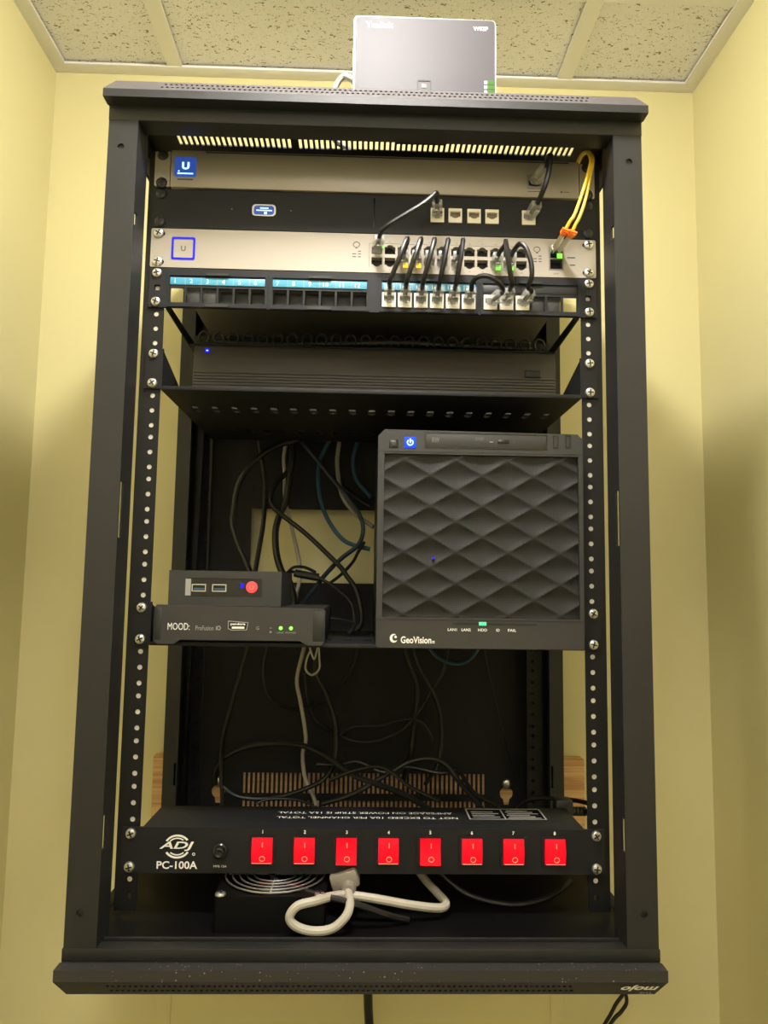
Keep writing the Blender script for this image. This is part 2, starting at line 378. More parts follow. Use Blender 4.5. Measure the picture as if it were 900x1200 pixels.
for nm, b in (('wall_angle', (XL, XR, YB - 22, YB)), ('wall_angle', (XL, XL + 22, YF, YB - 22)), ('wall_angle', (XR - 22, XR, YF, YB - 22)), ('wall_angle', (XL, XR, YF, YF + 22))):
    g = G().box(b[0], b[1], b[2], b[3], ZC - 1, ZC + 3, 0.6)
    part(nm, g, TEE, ceil)
part('deck', G().box(XL, XR, YF, YB, ZC + 100, ZC + 118), TEE, ceil)

# ceiling lamp, and an added fill panel out of view
lamp = thing('ceiling_dome_lamp', 'round dome lamp on the ceiling above the front of the rack', 'lamp', (LX, LY, ZC))
part('trim_ring', G().lathe([(LR + 2, 0), (LR + 12, 0), (LR + 12, -6), (LR + 2, -8), (LR + 2, 0)], (LX, LY, ZC), 'z', 36, hollow=True), DOORM, lamp)
part('diffuser', G().lathe([(LR, 0), (LR, -14), (LR * 0.92, -28), (LR * 0.7, -40), (LR * 0.35, -47), (2, -49)], (LX, LY, ZC), 'z', 36), LAMPM, lamp)
fill_lamp = thing('fill_panel_light', 'added unseen square fill light on the ceiling near the closet door', 'lamp', (0, -1370, ZC))
part('frame', G().prism(rect(-290, 275, -1650, -1090), 'xy', ZC - 6, ZC + 2, [rect(-270, 255, -1630, -1110)]), DOORM, fill_lamp)
part('diffuser', G().box(-270, 255, -1630, -1110, ZC - 4, ZC + 1), FILLM, fill_lamp)

# ------------------------------------------------------------------ rack frame
rack = thing('equipment_rack', 'open-sided black steel wall rack hung upside down on the yellow wall', 'rack', (0, 130, -832))
for sg in (-1, 1):
    x_out, x_in = sg * 268, sg * 239
    g = G(); a, b = sorted((x_out, x_in))
    g.prism(rect(a, b, -797, 4), 'xz', -70, -68, [circ(sg * 255, -39, 3.4), circ(sg * 255, -765, 3.4)])
    sl = [rect(-67.6, -59, z0, z1) for z0, z1 in ((-118, -104), (-428, -374), (-712, -682))]
    a, b = sorted((x_in, x_in - sg * -2))
    g.prism(rect(-68, -36, -797, 4), 'yz', a, b, sl)
    part('front_post', g, POWDER, rack)
    for z in (-39, -765): part('hole_shade_disc', G().lathe([(3.9, 0), (3.9, 3)], (sg * 255, -67.9, z), 'y', 12), HOLE, rack)  # added dark disc, shade inside the post hole put into its colour
    # rear post
    g = G(); a, b = sorted((sg * 270, sg * 251))
    g.prism(rect(a, b, -806, 8), 'xz', 255, 257, [rect(sg * 253.5 - 2, sg * 253.5 + 2, -738, -709)])
    g.box(*sorted((sg * 270, sg * 268)), 257, 318, -806, 8)
    g.box(*sorted((sg * 253, sg * 251)), 257, 268, -806, 8)
    part('rear_post', g, POWDER, rack)
    for nm, y, z0, z1 in (('mounting_rail', 0, -792, 0), ('rear_mounting_rail', 278, -800, 6)):
        a, b = sorted((sg * 247.2, sg * 225))
        holes = []
        for u in range(1, 19):
            for off in (6.35, 22.225, 38.1):
                z = uz(u) - off
                if z > z0 + 6: holes.append(circ(sg * RX, z, 2.6, 10))
        g = G().prism(rect(a, b, z0, z1), 'xz', y, y + 2, holes)
        g.box(*sorted((sg * 247.2, sg * 245.2)), y + 2, y + 14, z0, z1)
        part(nm, g, POWDERD, rack)
    for z0, z1 in ((-806, -796), (6, 24)):
        part('side_bar', G().box(*sorted((sg * 268, sg * 256)), -30, 256, z0, z1, 0.8), POWDER, rack)
    for z0, z1, nm in ((-794, -776, 'corner_bracket'), (-26, 6, 'corner_bracket')):
        part(nm, G().box(*sorted((sg * 256, sg * 249.5)), -14, -12, z0, z1, 0.4), GALV, rack)
INS = mesh_from(G().lathe([(2.58, 0), (2.58, 0.8)], (0, 0, 0), 'y', 12), (0, 0, 0), 'thread_insert'); INS.materials.append(BARE)
for sg in (-1, 1):
    for u in range(5, 18):
        if u in (6, 12, 17): continue
        for off in (6.35, 22.225, 38.1): place('thread_insert', INS, (sg * RX, 0.5, uz(u) - off), rack)
    place('thread_insert', INS, (sg * RX, 0.5, uz(18) - 6.35), rack); place('thread_insert', INS, (sg * RX, 0.5, uz(4) - 22.225), rack)
# front frame rails
part('front_rail', G().box(-268.5, 268.5, -70.5, -46, -11, 9, 0.7), POWDER, rack)
part('front_rail', G().box(-269, 269, -71, -56, -806, -795, 0.7), POWDER, rack)
# lid caps: same profile above and below
def cap(sg, z_in, z_a, z_b, z_c, mtl, slots):
    g = G()
    # flange
    g.box(-268.8, 268.8, -71.6, -45.5, *sorted((z_in + sg * 0.4, z_a + sg * 0.3)))
    g.box(-270, 270, -85, -71, *sorted((z_a - sg * 0.0, z_a + sg * 1.5)))
    g.box(-270, 270, -85, -83.5, *sorted((z_a + sg * 1.5, z_b)))
    for s2 in (-1, 1):
        g.box(*sorted((s2 * 270, s2 * 268.5)), -83.5, 318, *sorted((z_a + sg * 1.5, z_b)))
        q = [(s2 * 270, -85, z_b), (s2 * 262, -73, z_c), (s2 * 262, 318, z_c), (s2 * 270, 318, z_b)]
        q2 = [(p[0] - s2 * 1.5, p[1] + 1.5, p[2]) for p in q]
        g.add(q + q2, [(0, 1, 2, 3), (4, 7, 6, 5), (0, 4, 5, 1), (1, 5, 6, 2), (2, 6, 7, 3), (3, 7, 4, 0)])
    L = math.hypot(12, z_c - z_b)
    def fm(u, v, w_):
        t = v / L; return (u, -85 + 12 * t + w_ * 0.8, z_b + (z_c - z_b) * t - sg * w_ * 0.6)
    holes = []
    nx = 84; x0, x1 = (-224, 188) if sg < 0 else (-214, 214)
    for i in range(nx):
        for r_ in range(2):
            cx = x0 + (x1 - x0) * (i + (0.5 if r_ else 0)) / nx
            holes.append([(cx + 1.75 * math.cos(math.pi / 3 * k), L * (0.34 + 0.36 * r_) + 1.75 * math.sin(math.pi / 3 * k)) for k in range(6)])
    part('cap_bezel', g, mtl, rack)
    part('perforated_rim', G().prism([(-270, 0), (270, 0), (262, L), (-262, L)], fm, 0, 1.5, holes), PALERIM if sg > 0 else POWDER, rack)
    g = G().prism(rect(-262, 262, -73, 318), 'xy', *sorted((z_c, z_c - sg * 1.5)), slots)
    part('cap_cover', g, mtl, rack)
slots = []
for i in range(73):
    x = -222 + 444 * i / 72
    if i == 21: continue
    slots.append(rect(x - 1.8, x + 1.8, 12, 31))
cap(1, 9, 4, 12, 28.6, POWDER, slots)
cap(-1, -806, -806.5, -816, -832, DUSTY, [])
part('lettering', text_g('mojo', 246, -823, 34, 8.5, -81.4, 'flip', bold=0.035, shear=0.35).xf(Matrix.Identity(4)), TXTW, rack, 'white upside-down logo lettering')
part('lettering', text_g('THE', 253, -829.6, 12, 2.6, -76.4, 'flip', bold=0.01), TXTG, rack, 'small upside-down lettering')
for o in [o for o in rack.children if o.name.startswith('lettering')]:
    me = o.data                                            # lay the print on the sloped bezel face
    for v in me.vertices:
        zz = v.co.z / S + BASE[o.name][2]; v.co.y = (-85 + 12 * ((-816 - zz) / 16.0) - 0.7 - BASE[o.name][1]) * S
# floor panel, back panel
part('floor_panel', G().box(-266, 266, -44, 318, -799, -797), FLOORB, rack)
part('floor_lip', G().box(-240, 240, -50, -48, -801, -794.5, 0.5), POWDER, rack)
holes = [rect(-172.5, 172.5, -466, -358)]
for i in range(53):
    x = -170.5 + 341 * i / 52
    for z0, z1 in ((-764, -735.5), (-799, -773.5)): holes.append(rect(x - 1.7, x + 1.7, z0, z1))
for sx in (-207, 203.5):
    k = circ(sx, -762, 9.5, 14); holes.append([(sx + 9.5 * math.cos(math.radians(a)), -762 + 9.5 * math.sin(math.radians(a))) for a in range(-60, 61, 20)] + [(sx + 3.5, -750), (sx + 3.5, -746), (sx - 3.5, -746), (sx - 3.5, -750)] + [(sx + 9.5 * math.cos(math.radians(a)), -762 + 9.5 * math.sin(math.radians(a))) for a in range(120, 241, 20)] + [(sx - 3.5, -778), (sx + 3.5, -778)])
part('back_panel', G().prism(rect(-268, 268, -806, 8), 'xz', 318, 320, holes), BACKB, rack)
for sx in (-207, 203.5):
    part('mounting_bolt', G().lathe([(2, 8), (2, 0), (6.8, 0), (7.2, -2), (5.5, -4.5), (3, -5.5)], (sx, 317, -748), 'y', 16), ZINC, rack)
# wooden board behind the rack
single('mounting_board', G().box(-301, 318, 322, 344.5, -812, -714.5, 1.0), WOOD, 'bare wooden mounting board on the wall behind the bottom of the rack', 'board')

# ------------------------------------------------------------------ small shared meshes
def screw_mesh(m, r=5.2):
    g = G(); g.lathe([(r, 0), (r, -1.0), (r * 0.86, -2.2), (r * 0.55, -3.0), (r * 0.15, -3.3)], (0, 0, 0), 'y', 18)
    g.mi = 1
    for a in (0.3, 0.3 + math.pi / 2):
        c, s_ = math.cos(a), math.sin(a); L, t = r * 0.62, r * 0.13
        pts = [(c * L - s_ * t, s_ * L + c * t), (-c * L - s_ * t, -s_ * L + c * t), (-c * L + s_ * t, -s_ * L - c * t), (c * L + s_ * t, s_ * L - c * t)]
        g.prism(pts, 'xz', -3.42, -2.0)
    me = mesh_from(g, (0, 0, 0), 'screw'); me.materials.append(m); me.materials.append(HOLE); return me
SCREW = screw_mesh(ZINC); SCREWK = screw_mesh(PLASTB, 5.6)
def ear_screws(u, parent, me=SCREW, y=-2.5, dx=0):
    for sg in (-1, 1):
        for off in (6.35, 38.1):
            s = place('screw', me, (sg * (RX + dx), y, uz(u) - off), parent); s.rotation_euler[1] = random.uniform(0, 1.5)
def ovals(u, rx=6.2, rz=3.8):
    return [[(sg * RX + rx * math.cos(2 * math.pi * k / 14), uz(u) - off + rz * math.sin(2 * math.pi * k / 14)) for k in range(14)] for sg in (-1, 1) for off in (6.35, 38.1)]
def jack_t(cx, cz, w_, h_, up):      # RJ45 opening outline with latch notch
    n1, n2 = w_ * 0.30, w_ * 0.16; s = 1 if up else -1
    P = [(-w_ / 2, -h_ / 2), (w_ / 2, -h_ / 2), (w_ / 2, h_ * 0.28), (n1, h_ * 0.28), (n1, h_ * 0.42), (n2, h_ * 0.42), (n2, h_ / 2), (-n2, h_ / 2), (-n2, h_ * 0.42), (-n1, h_ * 0.42), (-n1, h_ * 0.28), (-w_ / 2, h_ * 0.28)]
    return [(cx + a, cz + s * b) for a, b in P]
g = G().prism(rect(-7.3, 7.3, -8, 8), 'xz', -1.5, 8, [jack_t(0, 0.8, 11.4, 7.6, False)]); g.mi = 1; g.box(-6.5, 6.5, 2.5, 3.5, -6, 6)
KEYSTONE = mesh_from(g, (0, 0, 0), 'keystone_jack'); KEYSTONE.materials.append(WHITEP); KEYSTONE.materials.append(JACKIN)

def slab(x, z, w_, h_, y, m, name, parent, d=0.5, b=0, label=None):
    return part(name, G().box(x - w_ / 2, x + w_ / 2, y - d, y, z - h_ / 2, z + h_ / 2, b), m, parent, label)
def txt(s, x, z, w_, h_, y, m, parent, bold=0.0, shear=0.0, label=None):
    return part('lettering', text_g(s, x, z, w_, h_, y, 'front', bold=bold, shear=shear), m, parent, label)

# ------------------------------------------------------------------ unit 1: gateway
gw = thing('network_gateway', 'silver rack gateway with a small blue screen, topmost unit', 'router', (0, 100, uz(2)))
part('case', G().box(-221, 221, 0, 250, uz(2) + 1.5, -1.5, 0.8), GALV, gw)
part('front_panel', G().box(-223, 223, -5, 0, uz(2) + 1.2, -1.0, 0.8), SILVER, gw)
for sg in (-1, 1):
    def arc(cz, a0, a1): return [(RX * 1.0 + 6.1 * math.cos(math.radians(a)), cz + 6.1 * math.sin(math.radians(a))) for a in range(a0, a1, (20 if a1 > a0 else -20))]
    # ear with half-round screw cut-outs top and bottom
    P = [(224, -2.5), (227, -2.5)] + [(RX + 6.1 * math.cos(math.radians(a)), -6.6 + 6.1 * math.sin(math.radians(a))) for a in range(140, 401, 20)] + [(239.5, -2.5), (240.6, -3.6), (240.6, -40.8), (239.5, -42)] + \
        [(RX + 6.1 * math.cos(math.radians(a)), -37.9 + 6.1 * math.sin(math.radians(a))) for a in range(-40, 221, 20)] + [(227, -42), (224, -42)]
    part('mounting_ear', G().prism([(sg * p[0], p[1]) for p in P], 'xz', -3.6, 0), SILVER, gw)
    for off in (6.6, 37.9): place('screw', SCREWK, (sg * RX, -1.2, -off), gw)
part('screen', G().prism(rrect(-219, -195.5, -31.5, -9.5, 2.2), 'xz', -5.8, -5), SCREEN, gw, 'small square blue screen')
txt('U', -206.8, -19.5, 8.2, 8.6, -6.0, LEDBW, gw, 0.05)
slab(-207, -28.3, 17, 1.4, -5.9, LEDBW, 'screen_line', gw, 0.2)
slab(-214, -25.8, 1.6, 1.6, -5.9, LEDBW, 'screen_line', gw, 0.2)
slab(-207, -34.6, 17, 1.3, -5, TXTK, 'caption_print', gw, 0.15)
part('panel_groove', G().box(-186, 212, -5.2, -4.6, -3.6, -2.4), HOLE, gw)
part('port', G().prism(rect(165.5, 181.5, -34, -18), 'xz', -5.6, -4.8, [jack_t(173.5, -26, 12, 9.5, True)]), GALV, gw)
part('port_opening', G().box(167, 180, -5.0, -4.5, -32, -20), HOLE, gw)
slab(173, -36.8, 14, 0.8, -5, TXTK, 'caption_print', gw, 0.15)
slab(203.5, -36.6, 2.0, 2.0, -5, TXTK, 'indicator', gw, 0.2); slab(209, -36.6, 6, 0.9, -5, TXTM, 'caption_print', gw, 0.15)

# ------------------------------------------------------------------ unit 2: black appliance
ap = thing('rack_appliance', 'matt black rack unit with a lozenge blue display and five white jacks', 'appliance', (0, 60, uz(3)))
zt = uz(2)
part('front_panel', G().prism(rect(-241.3, 241.3, uz(3) + 0.6, zt - 0.4), 'xz', -2.5, 0, [rect(x - 7.4, x + 7.4, -74.3, -58.3) for x in (67.3, 86.9, 107.5, 127.2, 167.5)] + [rect(-2.2, -0.8, -81, -48.5)]), PANELB, ap)
part('case', G().box(-220, 220, 12, 170, uz(3) + 3, zt - 2.5, 0.8), GALV, ap)
for x in (67.3, 86.9, 107.5, 127.2, 167.5): place('keystone_jack', KEYSTONE, (x, -2.5, -66.3), ap)
part('display_bezel', G().prism(rrect(-134, -108.5, -72.8, -59.6, 4), 'xz', -3.6, -2.5, [rrect(-132.2, -110.3, -71.4, -61, 3)]), ZINC, ap)
dsp = part('display', G().prism(rrect(-132.2, -110.3, -71.4, -61, 3), 'xz', -3.0, -2.5), SCREEN, ap, 'small lit blue lozenge display')
slab(-121, -63.6, 9, 1.3, -3.05, LEDBW, 'display_line', ap, 0.2); slab(-121, -66.2, 17, 1.2, -3.05, LEDBW, 'display_line', ap, 0.2); slab(-119.5, -69.2, 3, 2.6, -3.05, LEDBW, 'display_line', ap, 0.2)
for x, z in ((-156, -65.4), (-92, -65.5)): slab(x, z, 1.0, 1.0, -2.5, TXTG, 'indicator', ap, 0.2)
ear_screws(2, ap, SCREWK)

# ------------------------------------------------------------------ unit 3: switch
swt = thing('network_switch', 'champagne silver 24-port network switch with a glowing blue square', 'switch', (0, 100, uz(4)))
zt = uz(3); zb = uz(4)
PORTX = [2.0 + 14.2 * i for i in range(6)] + [88.6 + 14.2 * i for i in range(6)]
part('front_panel', G().prism(rrect(-241.3, 241.3, zb + 0.6, zt - 0.4, 2.2), 'xz', -2.5, 0, ovals(3) + [rect(-6.5, 81, -126.8, -99.6), rect(81.6, 168, -126.8, -99.6), rect(189.5, 206, -125, -98.5)]), SILVER2, swt)
part('case', G().box(-221, 221, 12, 220, zb + 1.8, zt - 1.8, 0.8), GALV, swt)
for sub in (PORTX[:6], PORTX[6:]):
    hs = []
    for x in sub: hs += [jack_t(x, -106.4, 11.6, 10.4, True), jack_t(x, -120.6, 11.6, 10.4, False)]
    part('port_block', G().prism(rect(sub[0] - 8, sub[-1] + 8, -126.6, -99.8), 'xz', -2.2, 6, hs), SILVER2, swt)
    part('port_opening', G().box(sub[0] - 8, sub[-1] + 8, 6, 9, -126.6, -99.8), HOLE, swt)
for k, x in enumerate(PORTX):
    txt(str(2 * k + 1), x, -97.6, None, 1.7, -2.6, TXTK, swt); txt(str(2 * k + 2), x, -129.0, None, 1.7, -2.6, TXTK, swt)
part('light_ring', G().prism(rrect(-219, -193.8, -124, -98.8, 2), 'xz', -3.0, -2.5, [rrect(-216.8, -196, -121.8, -101, 1.2)]), LEDB, swt, 'glowing blue square outline')
txt('U', -206.4, -111.4, 5.2, 6, -2.6, TXTM, swt, 0.03)
for x in (-20.3, 176.5):
    part('symbol', G().tube([(x + 3.4 * math.cos(a * math.pi / 8), -2.7, -101.8 + 3.0 * math.sin(a * math.pi / 8)) for a in range(-3, 12)], 0.35, 4, raw=True), TXTK, swt)
    slab(x, -105.4, 2.4, 1.4, -2.5, TXTK, 'symbol', swt, 0.2)
    for i, zz in enumerate((-109.3, -112.4, -115.5)):
        slab(x - 2.2, zz, 4.2, 1.0, -2.5, TXTK if i else TXTG, 'caption_print', swt, 0.15); slab(x + 3.4, zz, 3.2, 1.0, -2.5, TXTK, 'caption_print', swt, 0.15)
part('sfp_cage', G().prism(rect(189.7, 205.8, -124.8, -98.7), 'xz', -2.8, 8, [rect(191, 204.5, -111, -100), rect(191, 204.5, -123.6, -112.6)]), GALV, swt)
part('sfp_opening', G().box(189.7, 205.8, 8, 10, -124.8, -98.7), HOLE, swt)
slab(201.2, -108.8, 5.5, 4.6, -3.0, LEDG, 'led', swt, 0.8, label='lit green port light')
txt('SFP', 197.5, -128.8, 6, 1.6, -2.6, TXTK, swt); slab(214, -110.2, 9, 1.3, -2.5, TXTK, 'caption_print', swt, 0.15); slab(215.5, -118.6, 6, 1.3, -2.5, TXTK, 'caption_print', swt, 0.15)
for x, m in ((PORTX[2], LEDY), (PORTX[3], LEDY), (PORTX[9], LEDG), (PORTX[10], LEDG)):
    slab(x + 2.6, -124.2, 5.2, 5.0, -3.6, m, 'led', swt, 1.2, 0.3, label='lit amber port light' if m is LEDY else 'lit green port light')
slab(PORTX[0] + 6.4, -104.0, 1.6, 3.0, -3.0, LEDG, 'led', swt, 0.6)
ear_screws(3, swt, dx=0.6)

# ------------------------------------------------------------------ unit 4: patch panel
pp = thing('patch_bay', 'black keystone patch panel with blue numbered strips under the silver switch', 'patch panel', (0, 40, uz(5)))
zt = uz(4); zb = uz(5)
GX = [(-218.0, -118.0), (-108.6, -8.6), (8.5, 109.0), (118.3, 219.5)]
wins = []; centres = []
for a, b in GX:
    for k in range(6):
        cx = a + 7.2 + (b - a - 14.4) * k / 5; centres.append(cx); wins.append(rect(cx - 7.4, cx + 7.4, -171.4, -155))
part('front_panel', G().prism(rect(-241.3, 241.3, zb + 0.6, zt - 0.4), 'xz', -2.5, 0, wins + [rect(sg * RX - 3, sg * RX + 3, uz(4) - 25.2, uz(4) - 19.2) for sg in (-1, 1)]), PANELB, pp)
for gi, (a, b) in enumerate(GX):
    part('group_frame', G().prism(rrect(a - 3.5, b + 3.5, -176.5, -139.5, 1.2), 'xz', -4.0, -2.5, [rect(a - 1, b + 1, -173, -142)]), PANELB, pp)
    for cz, dz in ((-140.8, 2.6), (-175.2, 3.2)):
        part('latch_tab', G().prism(rrect((a + b) / 2 - 12.5, (a + b) / 2 + 12.5, cz - dz / 2, cz + dz / 2, dz * 0.45), 'xz', -6.0, -4.0), PLASTB, pp)
    if gi < 3:
        st = part('label_strip', G().box(a - 0.6, b + 0.4, -3.4, -2.5, -152, -144, 0.3), BLUELAB, pp, 'blue number strip')
        for k in range(6):
            part('lettering', text_g(str(gi * 6 + k + 1), centres[gi * 6 + k] - 2.5, -148, None, 5.0, -3.5), TXTW, st)
            if k: part('divider', G().box(centres[gi * 6 + k] - 9.3, centres[gi * 6 + k] - 8.7, -3.5, -3.4, -152, -144), TXTG, st)
    else:
        part('label_slot', G().box(a - 0.6, b + 0.4, -3.0, -2.5, -152, -144, 0.3), PLASTB, pp)
USED = list(range(12, 18)) + [18, 19, 20]
for k, cx in enumerate(centres):
    if k in USED: place('keystone_jack', KEYSTONE, (cx, -2.5, -163.2), pp)
    elif k in (1, 2, 21, 22): part('blank_or_dark_backing', G().box(cx - 7.2, cx + 7.2, 1.0, 3.0, -171, -155.4, 0.5), PLASTG, pp)
    elif k not in (0, 23): part('blank_or_dark_backing', G().box(cx - 7.2, cx + 7.2, 6.0, 8.0, -171, -155.4, 0.5), HOLE, pp)  # black backing added for the shade behind open windows
ear_screws(4, pp, dx=0.4)
# cable-support bar carried behind the panel on two arms
for sg in (-1, 1):
    part('support_arm', G().prism([(0, -178), (128, -184), (128, -172), (0, -170)], 'yz', *sorted((sg * 223, sg * 221.5))), PANELB, pp)
part('support_bar', G().box(-222, 222, 100, 128, -184, -182, 0.4).box(-222, 222, 126, 128, -182, -164), PANELB, pp)
for k in range(24):
    x = -205 + 410 * k / 23
    part('cable_clip', G().tube([(x + 6 * math.cos(math.radians(a)), 108, -172 + 7 * math.sin(math.radians(a))) for a in range(-50, 231, 35)], 1.5, 6, sub=2), PLASTB, pp)

# ------------------------------------------------------------------ units 6 and 12: cantilever shelves
def shelf(u, label):
    zb = uz(u + 1); zt = uz(u)
    t = thing('rack_shelf', label, 'shelf', (0, 130, zb), 'vented cantilever shelves')
    holes = []
    for i in range(19):
        x = -206 + 412 * i / 18
        for y in (84, 200): holes.append([(x + 4.5 * math.cos(math.radians(a)), y + (9 if 0 <= a <= 180 else -9) + 4.5 * math.sin(math.radians(a))) for a in range(0, 360, 30)])
    part('tray', G().prism(rect(-223, 223, 0, 263), 'xy', zb, zb + 2, holes), PANELB, t)
    part('front_edge', G().box(-223, 223, -2, 0, zb, zb + 4, 0.4), PANELB, t)
    for sg in (-1, 1):
        part('side_plate', G().prism([(0, zb), (263, zb), (263, zb + 8), (118, zb + 8), (0, zt - 3)], 'yz', *sorted((sg * 224, sg * 222.5))), PANELB, t)
        part('mounting_ear', G().box(*sorted((sg * 241.3, sg * 222.5)), -2.5, 0, zb + 0.6, zt - 0.4), POWDERD, t)
    ear_screws(u, t)
    return t
shelf(6, 'vented black rack shelf under the wide black video recorder')
shelf(12, 'black rack shelf carrying the mesh-fronted server and two small boxes')

# ------------------------------------------------------------------ recorder on the upper shelf
zr = uz(7) + 2
rec = thing('video_recorder', 'wide charcoal recorder with a tiny blue light on the upper shelf', 'recorder', (5, 180, zr))
part('case', G().box(-213, 221, 100, 262, zr, -185.5, 1), PLASTB, rec)
part('front_bezel', G().prism([(96, zr + 2), (96, -201), (98.5, -190), (101, -184.6), (106, -184.6), (106, zr + 2)], 'yz', -214, 222), RECM, rec)
for i in range(5):
    part('vent_rib', G().box(-213, 221, 94.6, 96.5, -234 + i * 3.6, -231.6 + i * 3.6, 0.5), RECM, rec)
slab(-198, -192, 5.5, 5.0, 96, LEDB, 'led', rec, 0.4, label='tiny blue light'); slab(-198, -192, 2.4, 1.2, 95.6, LEDBW, 'led', rec, 0.2)
part('usb_cover', G().box(184, 203, 92.5, 96, -217, -208, 1.0), PLASTB, rec)

# ------------------------------------------------------------------ lower shelf: media player box, mini computer, server
zs = uz(13) + 2
mb = thing('media_player', 'flat black player box reading MOOD on the lower shelf', 'media player', (-130, 60, zs))
part('case', G().box(-214, -46, -4, 150, zs + 3, -493, 3), PLASTB, mb)
P = [(-217, zs + 4), (-217, -494.5), (-215, -491.8), (-47, -494), (-44.8, -496), (-44.8, zs + 4), (-49, zs + 0.5), (-62, zs + 0.5), (-70, zs + 5), (-190, zs + 5), (-197, zs + 0.5), (-213, zs + 0.5)]
part('front_bezel', G().prism(P, 'xz', -12, -2), PLASTG, mb)
part('end_cap', G().box(-57.5, -44.4, -12.4, -6, zs + 4, -496.5, 1.5), PLASTB, mb)
part('end_cap', G().box(-217.4, -209, -12.4, -6, zs + 4, -494.0, 1.5), PLASTB, mb)
for x in (-205, -60): part('foot', G().box(x - 8, x + 8, 0, 16, zs, zs + 3.5, 0.6), PLASTB, mb)
for x in (-205, -60): part('foot', G().box(x - 8, x + 8, 126, 142, zs, zs + 3.5, 0.6), PLASTB, mb)
txt('MOOD:', -192, -513.3, 22, 7.0, -12.15, TXTW, mb)
txt('ProFusion', -166, -514.6, 18, 4.6, -12.15, TXTG, mb); txt('iO', -152.2, -514.4, 5, 4.6, -12.15, TXTG, mb, 0.03)
bd = part('badge', G().prism([(-142.5, -507), (-122, -508.3), (-123.3, -516.2), (-139, -516.7), (-142.5, -515)], 'xz', -12.4, -12), GLOSSB, mb)
part('badge_outline', G().prism([(-142.5, -507), (-122, -508.3), (-123.3, -516.2), (-139, -516.7), (-142.5, -515)], 'xz', -12.7, -12.4, [[(-141.9, -507.8), (-122.8, -509), (-124, -515.6), (-138.8, -516), (-141.9, -514.5)]]), TXTG, bd)
part('lettering', text_g('pandora', -132.5, -510.4, 15, 3.0, -12.6, bold=0.03), TXTW, bd); part('caption_print', G().box(-138.5, -126, -12.6, -12.4, -514.8, -512.8), TXTW, bd)
txt('G', -112.6, -514, None, 3.4, -12.15, TXTG, mb)
for x in (-89.3, -79.0):
    part('led', G().lathe([(1.9, 0), (1.9, -0.5), (1.2, -1.0)], (x, -12, -513.8), 'y', 12), LEDG, mb, 'tiny green light')
slab(-99.5, -513.8, 2.2, 0.6, -12, TXTG, 'indicator', mb, 0.2); slab(-99.5, -517.8, 2, 1.6, -12, TXTG, 'indicator', mb, 0.2)
txt('LINK', -89.5, -518.2, 7, 1.7, -12.15, TXTG, mb); txt('POWER', -79.0, -518.2, 10.5, 1.7, -12.15, TXTG, mb)

nz = -493 + 0.3
nu = thing('mini_computer', 'small black mini computer with a red power button on top of the player box', 'computer', (-150, 60, nz))
part('case', G().prism(rect(-209.5, -92.3, nz, -456.4), 'xz', 10, 12, [rrect(-192.5, -112.5, -483.4, -464, 2.2)]).box(-209.5, -92.3, 12, 124, nz, -456.4, 0.0), PLASTG, nu)
part('port_recess', G().prism(rrect(-192.3, -112.7, -483.2, -464.2, 2.2), 'xz', 10.9, 11.9), GLOSSB, nu)
part('recess_edge', G().box(-192.3, -186.6, 10.4, 10.9, -482.5, -465), TXTG, nu, 'pale grey edge of the port recess')  # pale grey strip down one edge of the recess
for x in (-178.2, -157):
    us = part('usb_port', G().prism(rect(x - 7.4, x + 7.4, -478.2, -470.4), 'xz', 9.8, 10.9, [rect(x - 6.4, x + 6.4, -477.2, -471.4)]), ZINC, nu)
    part('usb_tongue', G().box(x - 5.4, x + 5.4, 10.3, 10.8, -476.6, -474.4), CABBL, us)
slab(-133.3, -471.5, 4.0, 4.6, 10.8, LEDB, 'indicator', nu, 0.3)
pb_ = part('power_button', G().lathe([(6.0, 0), (6.0, -1.2), (5.2, -2.0)], (-123.2, 10.8, -473.0), 'y', 24), LEDR, nu, 'round glowing red power button')
part('symbol', G().tube([(-123.2 + 2.2 * math.cos(math.radians(a)), 8.7, -473 + 2.2 * math.sin(math.radians(a))) for a in range(125, 416, 29)], 0.35, 4, raw=True), TXTR, pb_)

sv = thing('tower_server', 'black tower server with a diamond-quilted mesh front on the lower shelf', 'server', (113, 120, zs))
SY = -18
x0, x1, z0, z1 = 7.0, 219.0, zs, -308.0
part('case', G().box(x0 + 0.5, x1 - 1, SY + 14, 238, zs, z1 - 1.5, 2), PLASTB, sv)
out = [(x0 + 2, z0), (x1 - 1, z0), (x1, z0 + 2), (x1 + 0.6, z1 - 7), (x1 - 5, z1 - 1.5), (x0 + 6, z1), (x0 - 0.6, z1 - 7), (x0, z0 + 2)]
part('front_bezel', G().prism(out, 'xz', SY, SY + 15, [rect(13.0, 214.8, -501, -333.2)]), PLASTG, sv)
part('bezel_seam', G().box(x0, x1, SY - 0.3, SY + 1, -331.4, -330.6), HOLE, sv)
part('bezel_seam', G().box(x0, x1, SY - 0.3, SY + 1, -503.6, -502.8), HOLE, sv)
